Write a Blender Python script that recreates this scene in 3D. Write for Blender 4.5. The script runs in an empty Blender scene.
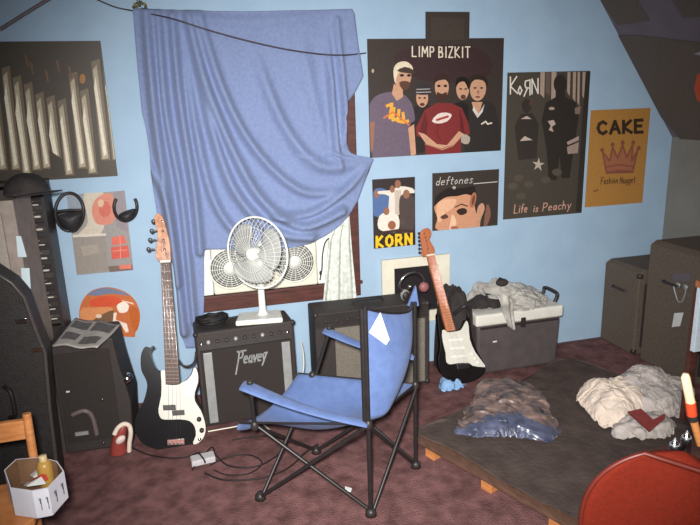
import bpy, math, random
import numpy as np
from mathutils import Vector as V, Matrix, noise
random.seed(7)
PI = math.pi
COL = bpy.context.scene.collection
sc = bpy.context.scene

# ------------------------------------------------------------------ camera
EYE = 1.6
D = 3.36                       # distance of the postered wall
FPX = 603.2
PIT, YAW, ROL = .252322, .249451, -.0346094
FW = V((math.sin(YAW)*math.cos(PIT), math.cos(YAW)*math.cos(PIT), -math.sin(PIT)))
_r = FW.cross(V((0, 0, 1))).normalized()
_u = _r.cross(FW)
RT = math.cos(ROL)*_r + math.sin(ROL)*_u
UP = -math.sin(ROL)*_r + math.cos(ROL)*_u
cam = bpy.data.cameras.new('camera')
co = bpy.data.objects.new('camera', cam)
COL.objects.link(co)
m = Matrix((RT, UP, -FW)).transposed().to_4x4()
m.translation = V((0, 0, EYE))
co.matrix_world = m
cam.sensor_width = 36
cam.lens = FPX/700*36
cam.clip_start = .02
sc.camera = co
OR = V((0, 0, EYE))


def ray(px, py):
    return FW + RT*((px-350)/FPX) - UP*((py-262.5)/FPX)


def P(px, py, Y=D):            # measured point on a vertical plane parallel to the wall
    d = ray(px, py)
    return OR + d*(Y/d.y)


def G(px, py, z=0.0):          # measured point on a horizontal plane
    d = ray(px, py)
    return OR + d*((z-EYE)/d.z)


def PL(px, py, p0, n):         # measured point on any plane
    d = ray(px, py)
    return OR + d*((V(p0)-OR).dot(n)/d.dot(n))


# ------------------------------------------------------------------ materials
def lin(c):
    c = c/255
    return c/12.92 if c <= .04045 else ((c+.055)/1.055)**2.4


def rgb(c):
    return (lin(c[0]), lin(c[1]), lin(c[2]), 1)


MATS = {}


def mat(name, c, c2=None, scale=30, rough=.6, metal=0, bump=0, bscale=None, detail=4, stretch=None, spec=.4, alpha=1, coat=0, sheen=0, trans=0):
    if name in MATS:
        return MATS[name]
    mt = bpy.data.materials.new(name)
    mt.use_nodes = True
    nt = mt.node_tree
    b = nt.nodes['Principled BSDF']
    b.inputs['Roughness'].default_value = rough
    b.inputs['Metallic'].default_value = metal
    b.inputs['Specular IOR Level'].default_value = spec
    b.inputs['Coat Weight'].default_value = coat
    b.inputs['Sheen Weight'].default_value = sheen
    b.inputs['Alpha'].default_value = alpha
    b.inputs['Transmission Weight'].default_value = trans
    if c2 is None:
        c2 = tuple(x*.86 for x in c)
    tc = nt.nodes.new('ShaderNodeTexCoord')
    mp = nt.nodes.new('ShaderNodeMapping')
    if stretch:
        mp.inputs['Scale'].default_value = stretch
    nt.links.new(tc.outputs['Object'], mp.inputs['Vector'])
    nz = nt.nodes.new('ShaderNodeTexNoise')
    nz.inputs['Scale'].default_value = scale
    nz.inputs['Detail'].default_value = detail
    nt.links.new(mp.outputs['Vector'], nz.inputs['Vector'])
    rp = nt.nodes.new('ShaderNodeValToRGB')
    rp.color_ramp.elements[0].position = .32
    rp.color_ramp.elements[1].position = .68
    rp.color_ramp.elements[0].color = rgb(c2)
    rp.color_ramp.elements[1].color = rgb(c)
    nt.links.new(nz.outputs['Fac'], rp.inputs['Fac'])
    nt.links.new(rp.outputs['Color'], b.inputs['Base Color'])
    if bump:
        n2 = nt.nodes.new('ShaderNodeTexNoise')
        n2.inputs['Scale'].default_value = bscale or scale*3
        n2.inputs['Detail'].default_value = 3
        nt.links.new(mp.outputs['Vector'], n2.inputs['Vector'])
        bp = nt.nodes.new('ShaderNodeBump')
        bp.inputs['Strength'].default_value = bump
        bp.inputs['Distance'].default_value = .01
        nt.links.new(n2.outputs['Fac'], bp.inputs['Height'])
        nt.links.new(bp.outputs['Normal'], b.inputs['Normal'])
    MATS[name] = mt
    return mt


M_wall = mat('blue wall paint', (161, 188, 211), (154, 181, 205), 6, .75, bump=.12, bscale=90)
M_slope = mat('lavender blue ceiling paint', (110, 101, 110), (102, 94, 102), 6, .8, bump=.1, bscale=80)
M_ceil = mat('pale ceiling paint', (150, 170, 190), None, 6, .8)
M_carpet = mat('red brown carpet', (132, 95, 94), (92, 65, 64), 16, .95, bump=.9, bscale=140, detail=8, spec=.1)
M_wood = mat('dark brown wood', (92, 52, 44), (70, 38, 34), 12, .5, bump=.1, stretch=(1, 6, 6))
M_blanket = mat('blue blanket cloth', (130, 145, 182), (120, 135, 172), 60, .95, bump=.35, bscale=260, spec=.1, sheen=.15)
M_lace = mat('off white lace', (236, 240, 232), (196, 204, 194), 40, .9, bump=.5, bscale=120, spec=.1, alpha=.9)
M_black = mat('black tolex', (58, 51, 49), (46, 41, 40), 90, .65, bump=.3, bscale=250)
M_blackp = mat('black plastic', (50, 45, 44), (42, 38, 38), 40, .45)
M_blackgloss = mat('gloss black lacquer', (27, 24, 25), (23, 20, 21), 12, .18, coat=.5)
M_grilleb = mat('black grille cloth', (58, 51, 48), (42, 37, 36), 260, .9, bump=.6, bscale=420)
M_grilleg = mat('grey grille cloth', (150, 142, 130), (98, 92, 84), 230, .9, bump=.6, bscale=420, stretch=(2.2, 1, 1))
M_spk = mat('brown black speaker carpet', (104, 92, 80), (86, 75, 66), 90, .85, bump=.4, bscale=300)
M_grey = mat('grey aluminium trim', (158, 160, 160), (146, 148, 148), 30, .4, metal=.25)
M_white = mat('white plastic', (232, 234, 226), (222, 224, 216), 10, .4)
M_cream = mat('cream plastic', (226, 222, 204), (216, 211, 192), 12, .45)
M_pick = mat('white pickguard', (212, 210, 200), (204, 202, 191), 15, .3)
M_maple = mat('maple neck wood', (186, 112, 74), (164, 94, 60), 14, .4, stretch=(6, 1, 1))
M_rosewood = mat('rosewood fingerboard', (84, 58, 48), (66, 44, 38), 24, .55, stretch=(6, 1, 1))
M_headwood = mat('pale figured headstock wood', (206, 142, 98), (122, 72, 46), 34, .4)
M_chrome = mat('chrome metal', (205, 205, 205), (190, 190, 190), 10, .18, metal=1)
M_brush = mat('blades grey plastic', (168, 170, 168), (156, 158, 156), 14, .35)
M_camp = mat('blue nylon canvas', (90, 112, 160), (80, 102, 148), 25, .7, bump=.35, bscale=320, sheen=.1)
M_tube = mat('black steel tube', (40, 36, 37), (33, 30, 30), 40, .4)
M_cooler = mat('dark navy cooler plastic', (88, 80, 80), (78, 71, 72), 14, .5)
M_lid = mat('white cooler lid', (222, 219, 210), (206, 203, 194), 14, .5)
M_jacket = mat('grey jacket cloth', (190, 186, 178), (150, 147, 142), 22, .85, bump=.3, bscale=70)
M_jblack = mat('black jacket cloth', (56, 50, 48), (40, 36, 36), 18, .85, bump=.4, bscale=60)
M_linen = mat('crumpled white cotton', (230, 214, 198), (206, 190, 176), 18, .9, bump=.25, bscale=60)
M_linen2 = mat('crumpled grey cotton', (196, 187, 181), (160, 152, 148), 18, .9, bump=.3, bscale=50)
M_red = mat('dark red cloth', (126, 52, 48), (104, 42, 40), 20, .9)
M_lightblue = mat('pale blue cloth', (140, 176, 214), (122, 160, 202), 14, .9)
M_rubber = mat('black rubber cable', (28, 26, 26), None, 40, .6)
M_paper = mat('newsprint paper', (186, 180, 172), (166, 160, 154), 20, .9)
M_print = mat('grey newsprint picture', (112, 108, 106), (86, 82, 82), 60, .9)
M_whitep = mat('white paper', (212, 213, 210), (204, 205, 202), 12, .8)
M_notep = mat('pale blue note paper', (204, 220, 226), (190, 208, 216), 12, .8)
M_greypanel = mat('grey beige laminate', (158, 146, 136), (140, 129, 121), 26, .7)
M_case = mat('black vinyl case', (46, 42, 41), (37, 34, 33), 50, .55, bump=.3, bscale=160)
M_orange = mat('red orange upholstery', (98, 29, 17), (88, 26, 15), 120, .95, bump=.3, bscale=420, spec=.1)
M_oak = mat('orange stained pine', (204, 138, 84), (178, 112, 64), 16, .5, stretch=(1, 1, 5))
M_blankd = mat('dark green black blanket', (88, 77, 72), (70, 60, 57), 9, .95, bump=.5, bscale=40, spec=.1)
M_plank = mat('brown plank', (104, 76, 62), (84, 60, 48), 14, .6, stretch=(4, 1, 4))
M_box = mat('white printed card', (216, 216, 224), (202, 202, 212), 14, .8)
M_boxin = mat('brown card lining', (122, 92, 66), (104, 76, 54), 16, .9)
M_glass = mat('window glass', (235, 242, 245), None, 5, .05, trans=1, alpha=.5)
M_outside = mat('pale outdoor siding', (232, 236, 236), (220, 226, 228), 4, .8)


def M(c, rough=.45, spec=.35):    # a plain printing ink or paint
    return mat('ink %d %d %d' % tuple(c), c, tuple(x*.93 for x in c), 70, rough, spec=spec)


# ------------------------------------------------------------------ mesh builder
class MB:
    def __init__(s, T=None):
        s.v = []; s.f = []; s.mi = []; s.mats = []; s.T = T; s.cur = 0; s.sm = []

    def use(s, mt):
        if mt not in s.mats:
            s.mats.append(mt)
        s.cur = s.mats.index(mt)
        return s

    def add(s, vs, fs, smooth=False):
        o = len(s.v)
        for p in vs:
            p = V(p)
            s.v.append(s.T @ p if s.T else p)
        for f in fs:
            s.f.append([i+o for i in f]); s.mi.append(s.cur); s.sm.append(smooth)
        return s

    def box(s, x0, x1, y0, y1, z0, z1):
        vs = [(x, y, z) for x in (x0, x1) for y in (y0, y1) for z in (z0, z1)]
        return s.add(vs, [(0, 1, 3, 2), (4, 6, 7, 5), (0, 4, 5, 1), (2, 3, 7, 6), (0, 2, 6, 4), (1, 5, 7, 3)])

    def poly(s, pts):
        return s.add(pts, [list(range(len(pts)))])

    def prism(s, pts, off, smooth=False):
        n = len(pts); off = V(off)
        a = [V(p) for p in pts]; b = [p+off for p in a]
        s.add(a+b, [list(range(n)), list(range(2*n-1, n-1, -1))])
        s.add(a+b, [(i, i+n, (i+1) % n+n, (i+1) % n) for i in range(n)], smooth)
        return s

    def tube(s, path, r, n=8, closed=False, flat=None):
        path = [V(p) for p in path]; k = len(path)
        rs = r if isinstance(r, (list, tuple)) else [r]*k
        vs = []; fs = []
        prev = None
        for i, p in enumerate(path):
            if closed:
                t = path[(i+1) % k]-path[i-1]
            else:
                t = path[min(i+1, k-1)]-path[max(i-1, 0)]
            t.normalize()
            if prev is None:
                a = t.orthogonal().normalized()
            else:
                a = prev-t*prev.dot(t)
                a = a.normalized() if a.length > 1e-6 else t.orthogonal().normalized()
            prev = a
            b = t.cross(a)
            for j in range(n):
                q = 2*PI*j/n
                vs.append(p+(a*math.cos(q)+b*math.sin(q))*rs[i])
        m = k if closed else k-1
        for i in range(m):
            for j in range(n):
                i2 = (i+1) % k
                fs.append((i*n+j, i*n+(j+1) % n, i2*n+(j+1) % n, i2*n+j))
        s.add(vs, fs, True)
        if not closed:
            s.add(vs[:n], [list(range(n-1, -1, -1))]); s.add(vs[-n:], [list(range(n))])
        return s

    def lathe(s, prof, o, ax=(0, 0, 1), n=24):
        ax = V(ax).normalized(); a = ax.orthogonal().normalized(); b = ax.cross(a); o = V(o)
        vs = []; fs = []
        for r, h in prof:
            for j in range(n):
                q = 2*PI*j/n
                vs.append(o+ax*h+(a*math.cos(q)+b*math.sin(q))*max(r, 1e-5))
        for i in range(len(prof)-1):
            for j in range(n):
                fs.append((i*n+j, i*n+(j+1) % n, (i+1)*n+(j+1) % n, (i+1)*n+j))
        s.add(vs, fs, True)
        return s

    def cyl(s, o, ax, r, h, n=16):
        return s.lathe([(0, 0), (r, 0), (r, h), (0, h)], o, ax, n)

    def grid(s, fn, nu, nv, smooth=True):
        vs = [fn(i/nu, j/nv) for j in range(nv+1) for i in range(nu+1)]
        w = nu+1
        return s.add(vs, [(j*w+i, j*w+i+1, (j+1)*w+i+1, (j+1)*w+i) for j in range(nv) for i in range(nu)], smooth)

    def ell(s, c, r, n=16, k=10, R=None):
        c = V(c); vs = []; fs = []
        for i in range(k+1):
            ph = -PI/2+PI*i/k
            for j in range(n):
                q = 2*PI*j/n
                p = V((r[0]*math.cos(ph)*math.cos(q), r[1]*math.cos(ph)*math.sin(q), r[2]*math.sin(ph)))
                vs.append(c+(R @ p if R else p))
        for i in range(k):
            for j in range(n):
                fs.append((i*n+j, i*n+(j+1) % n, (i+1)*n+(j+1) % n, (i+1)*n+j))
        return s.add(vs, fs, True)

    def build(s, name, parent=None, mt=None, bevel=0, solid=0, sub=0, base=None, weld=False):
        me = bpy.data.meshes.new(name)
        if parent is not None:
            inv = parent.matrix_world.inverted()
        else:
            # put the origin at the thing's base
            if base is None:
                xs = [p.x for p in s.v]; ys = [p.y for p in s.v]; zs = [p.z for p in s.v]
                base = V(((min(xs)+max(xs))/2, (min(ys)+max(ys))/2, min(zs)))
            inv = Matrix.Translation(-V(base))
        me.from_pydata([tuple(inv @ p) for p in s.v], [], s.f)
        mats = s.mats or [mt]
        for q in mats:
            me.materials.append(q)
        for i, p in enumerate(me.polygons):
            p.material_index = s.mi[i] if s.mats else 0
            p.use_smooth = s.sm[i]
        me.update()
        if weld:
            import bmesh
            bm = bmesh.new(); bm.from_mesh(me)
            bmesh.ops.remove_doubles(bm, verts=bm.verts, dist=1e-5)
            bmesh.ops.recalc_face_normals(bm, faces=bm.faces)
            bm.to_mesh(me); bm.free()
        o = bpy.data.objects.new(name, me)
        COL.objects.link(o)
        if parent is not None:
            o.parent = parent
            o.matrix_parent_inverse = Matrix()
            o.matrix_basis = Matrix()
        else:
            o.matrix_world = Matrix.Translation(V(base))
        if bevel:
            b = o.modifiers.new('bevel', 'BEVEL'); b.width = bevel; b.segments = 3; b.limit_method = 'ANGLE'; b.angle_limit = .6
        if sub:
            b = o.modifiers.new('sub', 'SUBSURF'); b.levels = sub; b.render_levels = sub
        if solid:
            b = o.modifiers.new('solid', 'SOLIDIFY'); b.thickness = solid; b.offset = 0
        bpy.context.view_layer.update()
        return o



def tag(o, label, cat, group=None):
    o['label'] = label; o['category'] = cat
    if group:
        o['group'] = group
    return o


def thing(name, loc, label, cat, group=None, T=None):
    o = bpy.data.objects.new(name, None)
    COL.objects.link(o)
    o.empty_display_size = .05
    o.matrix_world = T if T else Matrix.Translation(V(loc))
    bpy.context.view_layer.update()
    return tag(o, label, cat, group)


def struct(o):
    o['kind'] = 'structure'
    return o


def one(b, name, label, cat, mt=None, group=None, **k):
    return tag(b.build(name, None, mt, **k), label, cat, group)


def fr(loc, rz=0, tilt=0):       # frame of a thing: turned about z, tipped back about x
    return Matrix.Translation(V(loc)) @ Matrix.Rotation(rz, 4, 'Z') @ Matrix.Rotation(-tilt, 4, 'X')


def spline(pts, k=8, closed=False):
    pts = [V(p) for p in pts]; n = len(pts); out = []
    m = n if closed else n-1
    for i in range(m):
        if closed:
            p0, p1, p2, p3 = pts[i-1], pts[i], pts[(i+1) % n], pts[(i+2) % n]
        else:
            p0, p1, p2, p3 = pts[max(i-1, 0)], pts[i], pts[i+1], pts[min(i+2, n-1)]
        for j in range(k):
            t = j/k
            out.append(.5*((2*p1)+(p2-p0)*t+(2*p0-5*p1+4*p2-p3)*t*t+(3*p1-p0-3*p2+p3)*t**3))
    if not closed:
        out.append(pts[-1])
    return out


# ------------------------------------------------------------------ pen lettering
CH = {
 'L': (.6, [[(0, 1), (0, 0), (.55, 0)]]), 'I': (.2, [[(.1, 1), (.1, 0)]]),
 'M': (.85, [[(0, 0), (.06, 1), (.4, .35), (.74, 1), (.8, 0)]]),
 'P': (.6, [[(0, 0), (0, 1), (.45, .95), (.52, .68), (.4, .5), (0, .45)]]),
 'B': (.6, [[(0, 0), (0, 1), (.42, .95), (.42, .6), (0, .52), (.52, .42), (.5, .06), (0, 0)]]),
 'Z': (.6, [[(0, 1), (.55, 1), (0, 0), (.58, 0)]]), 'K': (.65, [[(0, 0), (0, 1)], [(.55, 1), (0, .45), (.62, 0)]]),
 'T': (.65, [[(0, 1), (.65, 1)], [(.32, 1), (.32, 0)]]),
 'C': (.7, [[(.62, .82), (.38, 1), (.12, .85), (0, .5), (.12, .15), (.38, 0), (.64, .18)]]),
 'A': (.75, [[(0, 0), (.35, 1), (.7, 0)], [(.14, .35), (.56, .35)]]),
 'E': (.6, [[(.55, 1), (0, 1), (0, 0), (.55, 0)], [(0, .52), (.45, .52)]]),
 'O': (.7, [[(.32, 1), (.06, .8), (0, .5), (.06, .2), (.32, 0), (.58, .2), (.64, .5), (.58, .8), (.32, 1)]]),
 'R': (.65, [[(0, 0), (0, 1), (.45, .95), (.5, .7), (.4, .5), (0, .46)], [(.25, .48), (.6, 0)]]),
 'Я': (.65, [[(.55, 0), (.55, 1), (.1, .95), (.05, .7), (.15, .5), (.55, .46)], [(.3, .48), (-.05, -.05)]]),
 'N': (.7, [[(0, 0), (0, 1), (.6, 0), (.6, 1)]]), 'F': (.55, [[(0, 0), (0, 1), (.55, 1)], [(0, .52), (.42, .52)]]),
 'i': (.2, [[(.1, .55), (.1, 0)], [(.08, .75), (.12, .8)]]),
 'f': (.4, [[(.4, .95), (.22, 1), (.15, .8), (.15, 0)], [(0, .55), (.36, .55)]]),
 'e': (.5, [[(0, .3), (.42, .34), (.36, .55), (.12, .55), (0, .3), (.12, .04), (.42, .08)]]),
 's': (.45, [[(.38, .5), (.15, .58), (.05, .44), (.34, .2), (.24, .02), (0, .06)]]),
 'a': (.5, [[(.4, .55), (.12, .52), (.02, .25), (.14, .02), (.4, .2), (.4, .55), (.44, 0)]]),
 'c': (.45, [[(.4, .5), (.14, .54), (.02, .28), (.14, .03), (.4, .08)]]),
 'h': (.5, [[(0, 1), (0, 0)], [(0, .35), (.2, .56), (.38, .45), (.4, 0)]]),
 'y': (.5, [[(0, .55), (.2, .08)], [(.44, .55), (.1, -.35)]]),
 'd': (.5, [[(.4, 1), (.4, 0)], [(.4, .45), (.15, .54), (.02, .26), (.15, .02), (.4, .15)]]),
 't': (.38, [[(.16, .9), (.16, .1), (.34, .02)], [(0, .6), (.34, .6)]]),
 'o': (.5, [[(.2, .56), (.02, .28), (.2, .01), (.4, .28), (.2, .56)]]),
 'n': (.5, [[(0, .55), (0, 0)], [(0, .35), (.2, .56), (.38, .45), (.4, 0)]]),
 'u': (.5, [[(0, .55), (.04, .1), (.2, 0), (.4, .2)], [(.4, .55), (.42, 0)]]),
 'g': (.5, [[(.4, .5), (.14, .54), (.02, .28), (.14, .03), (.4, .15)], [(.4, .55), (.38, -.2), (.1, -.35)]]),
 'r': (.4, [[(0, .55), (0, 0)], [(0, .35), (.16, .54), (.34, .5)]]),
 'v': (.45, [[(0, .56), (.2, 0), (.42, .58)]]),
 ' ': (.35, []),
}


def pen(text, gap=.18, slant=0):
    x = 0; out = []
    for c in text:
        w, ss = CH[c]
        for st in ss:
            out.append([(x+p[0]+slant*p[1], p[1]) for p in st])
        x += w+gap
    return out, x-gap


def ribbon(pts, w):                 # 2D stroke -> list of quads
    qs = []
    for i in range(len(pts)-1):
        ax, ay = pts[i]; bx, by = pts[i+1]
        L = math.hypot(bx-ax, by-ay) or 1e-6
        tx, ty = (bx-ax)/L*w*.35, (by-ay)/L*w*.35
        nx, ny = -(by-ay)/L*w/2, (bx-ax)/L*w/2
        qs.append([(ax-tx+nx, ay-ty+ny), (ax-tx-nx, ay-ty-ny), (bx+tx-nx, by+ty-ny), (bx+tx+nx, by+ty+ny)])
    return qs


def clip(poly, x0, x1, z0, z1):
    def cut(pl, ins, inter):
        out = []
        for i in range(len(pl)):
            a, b = pl[i-1], pl[i]
            if ins(b):
                if not ins(a):
                    out.append(inter(a, b))
                out.append(b)
            elif ins(a):
                out.append(inter(a, b))
        return out
    for k, lim, sg in ((0, x0, 1), (0, x1, -1), (1, z0, 1), (1, z1, -1)):
        if not poly:
            return []
        def ins(p): return sg*(p[k]-lim) >= 0
        def inter(a, b):
            t = (lim-a[k])/(b[k]-a[k])
            return (a[0]+(b[0]-a[0])*t, a[1]+(b[1]-a[1])*t)
        poly = cut(poly, ins, inter)
    return poly


class Poster:
    """A thin printed sheet on the wall; its print is drawn with measured points."""
    def __init__(s, px, paper, th=.003, gap=.002, quad=False):
        w = [P(*q) for q in px]
        s.x0 = (w[0].x+w[3].x)/2; s.x1 = (w[1].x+w[2].x)/2
        s.z1 = (w[0].z+w[1].z)/2; s.z0 = (w[2].z+w[3].z)/2
        s.y = D-gap
        s.b = MB().use(paper)
        if quad:
            s.b.prism([(p.x, s.y, p.z) for p in w], (0, -th, 0))
            s.x0 = min(p.x for p in w); s.x1 = max(p.x for p in w); s.z0 = min(p.z for p in w); s.z1 = max(p.z for p in w)
        else:
            s.b.box(s.x0, s.x1, s.y-th, s.y, s.z0, s.z1)
        s.lay = s.y-th

    def _pl(s, pts, mt):
        pts = clip(pts, s.x0+.0005, s.x1-.0005, s.z0+.0005, s.z1-.0005)
        if len(pts) > 2:
            s.b.use(mt).poly([(p[0], s.lay, p[1]) for p in pts])

    def up(s):
        s.lay -= .0002

    def poly(s, px, mt, smooth=0):
        s.up()
        pts = [P(*q) for q in px]
        if smooth:
            pts = spline(pts, smooth, True)
        s._pl([(p.x, p.z) for p in pts], mt)

    def ell(s, cx, cy, rx, ry, mt, rot=0, n=18):
        pts = []
        for i in range(n):
            a = 2*PI*i/n
            x, y = rx*math.cos(a), ry*math.sin(a)
            pts.append((cx+x*math.cos(rot)-y*math.sin(rot), cy+x*math.sin(rot)+y*math.cos(rot)))
        s.poly(pts, mt)

    def line(s, px, w, mt):
        s.up()
        for i in range(len(px)-1):
            a, b = px[i], px[i+1]
            s.lay -= .00003
            for q in ribbon([a, b], w):
                pts = [P(*k) for k in q]
                s._pl([(p.x, p.z) for p in pts], mt)

    def text(s, t, x, y, w, h, th, mt, gap=.18, slant=0, drop=0):
        """written from (x, y) = lower left, w px wide, h px tall, drop = baseline fall over the width"""
        st, tw = pen(t, gap, slant)
        s.up()
        for stroke in st:
            px = [(x+p[0]/tw*w, y+drop*p[0]/tw-p[1]*h) for p in stroke]
            for i in range(len(px)-1):
                s.lay -= .00002
                for q in ribbon([px[i], px[i+1]], th):
                    pts = [P(*k) for k in q]
                    s._pl([(p.x, p.z) for p in pts], mt)

    def done(s, name, label, cat='poster', group=None):
        return one(s.b, name, label, cat, group=group)

# ================================================================== THE ROOM
XL, XR, YB, HC = -1.75, 3.06, -1.3, 2.42
ZK = 1.339                                     # knee wall height on the right
XS = XR-(HC-ZK)*.611/.83                       # where the slope meets the flat ceiling
WX0, WX1, WZ0, WZ1 = -.04, .862, .592, 1.76     # window opening
b = MB()
T = .12
for (x0, x1, z0, z1) in ((XL-T, WX0, 0, HC), (WX1, XR+T, 0, HC), (WX0, WX1, 0, WZ0), (WX0, WX1, WZ1, HC)):
    b.box(x0, x1, D, D+T, z0, z1)
struct(b.build('wall_back', None, M_wall))
struct(MB().box(XL-T, XL, YB, D, 0, HC).build('wall_left', None, M_wall))
struct(MB().box(XL-T, XR+T, YB-T, YB, 0, HC).build('wall_front', None, M_wall))
M_knee = mat('grey knee wall paint', (132, 130, 124), (124, 122, 116), 6, .8, bump=.1, bscale=80)
struct(MB().box(XR, XR+T, YB, D, 0, ZK).build('wall_right', None, M_knee))
struct(MB().box(XL-T, XR+T, YB-T, D+T, -.1, 0).build('floor', None, M_carpet))
b = MB()
b.use(M_ceil).box(XL-T, XS, YB-T, D+T, HC, HC+.1)
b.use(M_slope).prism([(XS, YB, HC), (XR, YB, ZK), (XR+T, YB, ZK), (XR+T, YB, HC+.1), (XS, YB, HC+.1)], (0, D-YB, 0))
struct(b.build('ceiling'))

# window: frame, pane, pale view
w = MB().box(WX0-.085, WX0+.01, D-.022, D+.05, WZ0-.09, WZ1+.09).box(WX1-.008, WX1+.05, D-.022, D+.05, WZ0-.09, WZ1+.09)
w.box(WX0+.01, WX1-.008, D-.022, D+.05, WZ1, WZ1+.09).box(WX0+.01, WX1-.008, D-.022, D+.05, WZ0-.09, WZ0)
win = struct(w.build('window_1', None, M_wood, bevel=.004))
MB().box(WX0+.012, WX1-.01, D+.075, D+.08, WZ0, WZ1).build('pane', win, M_glass)
s = MB().box(WX0+.012, WX0+.04, D+.06, D+.095, WZ0, WZ1).box(WX1-.04, WX1-.01, D+.06, D+.095, WZ0, WZ1)
s.box(WX0+.04, WX1-.04, D+.06, D+.095, 1.17, 1.21)
s.build('sash', win, M_white)
MB().box(WX0-.1, WX1+.06, D-.034, D-.022, WZ0-.014, WZ0+.006).build('sill', win, M_wood, bevel=.003)

# ================================================================== POSTERS
K = M((60, 51, 47)); SK = M((196, 150, 122)); SKD = M((150, 104, 82)); CRM = M((222, 212, 190)); DK = M((28, 24, 23))
# tubes poster
p = Poster([(-78, 41), (100.8, 42), (117.8, 176), (-60, 186)], M((66, 58, 48)))
rnd = random.Random(3)
for i in range(17):
    x = -72+i*11.2
    top = 72+rnd.uniform(-6, 34) if i < 15 else 62
    lean = 9
    bot = 176-rnd.uniform(0, 8) if i < 15 else 160
    x2 = x+lean*(bot-top)/90
    p.poly([(x-4.4, top), (x+3.8, top-3), (x2+5, bot), (x2-4.5, bot)], M((112, 98, 80)))
    p.poly([(x-2.8, top+8), (x+1, top+3), (x2+3, bot-2), (x2-3, bot-1)], M((176, 164, 140)))
    p.poly([(x-1.6, top+18+rnd.uniform(0, 20)), (x-.1, top+14), (x2+1.2, bot-6), (x2-1.6, bot-4)], M((228, 220, 198)))
p.ell(83, 79, 3, 5, M((158, 106, 44)))
for q in ((30, 62), (45, 70), (56, 60), (68, 66), (25, 55), (74, 74)):
    p.poly([(q[0], q[1]), (q[0]+3, q[1]+1), (q[0]+5, q[1]+13), (q[0]+3, q[1]+12)], M((104, 76, 58)))
p.poly([(50, 150), (62, 158), (66, 174), (52, 176)], M((60, 52, 42)))
p.done('poster', 'dark poster of shiny pale upright tubes, high on the wall left of the blue blanket')
# torn grey and red poster
p = Poster([(66.6, 195), (124.7, 190.5), (133.5, 269.5), (77, 275)], M((150, 146, 144)), quad=True)
p.poly([(67, 196), (88, 194), (92, 214), (70, 222)], M((140, 152, 164)))
p.poly([(84, 194), (104, 193), (104, 228), (92, 236), (78, 235), (88, 222)], M((200, 190, 172)), 4)
p.poly([(96, 199), (110, 193), (117, 207), (113, 222), (98, 224), (92, 212)], M((206, 132, 112)), 5)
p.ell(105, 209, 6, 8, M((198, 102, 84)))
p.ell(101, 203, 3, 4, M((214, 180, 150)))
p.poly([(113, 192), (125, 190), (128, 232), (116, 226)], M((142, 132, 138)))
p.poly([(73, 234.5), (106, 233), (106, 235.5), (73, 237)], M((212, 204, 190)))
p.poly([(74, 238), (106, 236), (108, 270), (77, 274)], M((148, 140, 132)))
p.poly([(80, 246), (98, 244), (100, 252), (84, 256)], M((162, 152, 140)))
p.poly([(112, 237), (124, 235), (127, 243), (112, 245)], M((214, 106, 88)))
p.poly([(111, 247), (128, 245), (130, 257), (112, 259)], M((206, 92, 78)))
p.line([(113, 251), (127, 249.5)], .7, M((226, 150, 130)))
p.line([(120, 236), (121, 258)], .7, M((226, 150, 130)))
p.poly([(108, 266), (132, 264), (133, 270), (110, 272)], M((120, 100, 94)))
p.poly([(119, 265), (131, 264), (132, 268), (120, 269)], M((216, 120, 98)))
p.done('poster', 'creased grey and red poster low on the wall between the two black visors')
# helmet-shaped cut-out
hl = spline([P(*q) for q in ((79.5, 318), (80, 308), (84, 298), (93, 290), (108, 287), (124, 291), (135, 300), (140, 313), (139, 325), (136, 330))], 6)
hl += [P(135, 336.5), P(124, 336), P(118, 331), P(98, 330), P(80, 330)]
p = Poster([(79, 286), (141, 286), (141, 338), (79, 338)], M((196, 108, 62)))
p.b = MB().use(M((196, 108, 62), .2, .6)).prism([(q.x, D-.004, q.z) for q in hl], (0, -.006, 0))
p.lay = D-.0102
p.poly([(88, 294), (97, 289), (108, 287.6), (122, 291), (128, 295), (112, 293), (98, 295)], M((112, 124, 150)), 4)
p.poly([(91, 300), (101, 296), (116, 296), (121, 300), (117, 305), (100, 306), (91, 305)], M((210, 82, 50)), 5)
p.poly([(82, 308), (96, 307), (112, 307), (110, 316), (96, 320), (82, 320)], M((216, 142, 92)), 4)
p.poly([(104, 313), (114, 310), (113, 320), (98, 324), (92, 321)], M((120, 88, 62)), 4)
p.poly([(80, 318), (100, 322), (106, 328), (82, 329)], M((92, 66, 58)))
p.ell(99, 315.5, 3, 2, M((222, 200, 176)))
p.poly([(117, 305), (124, 301), (129, 305), (127, 311), (120, 312)], M((238, 228, 214)), 3)
p.poly([(114, 312), (117, 312), (116, 319), (127, 323), (129, 331), (126, 332), (122, 325), (113, 321)], M((236, 220, 204)))
p.poly([(122, 299.5), (133, 302), (134, 304), (123, 301)], M((230, 200, 180)))
p.poly([(130, 306), (138, 309), (139, 324), (135, 331), (130, 318)], M((186, 96, 40)), 3)
p.done('cutout_picture', 'glossy orange helmet-shaped picture on the wall above the newspaper', 'picture')
# band poster, five men
p = Poster([(366.3, 38), (503.2, 39), (500.8, 150), (370.3, 158.3)], K)
p.poly([(395, 55), (425, 44), (470, 46), (492, 62), (480, 80), (430, 82), (402, 70)], M((60, 42, 42)), 5)
p.text('LIMP', 412, 56.5, 22, 10, 1.25, CRM, gap=.3, drop=.4)
p.text('BIZKIT', 438.5, 57.5, 31, 10.5, 1.25, CRM, gap=.3, drop=0)
p.ell(372.5, 71, 1.3, 2, M((180, 160, 130)))
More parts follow.
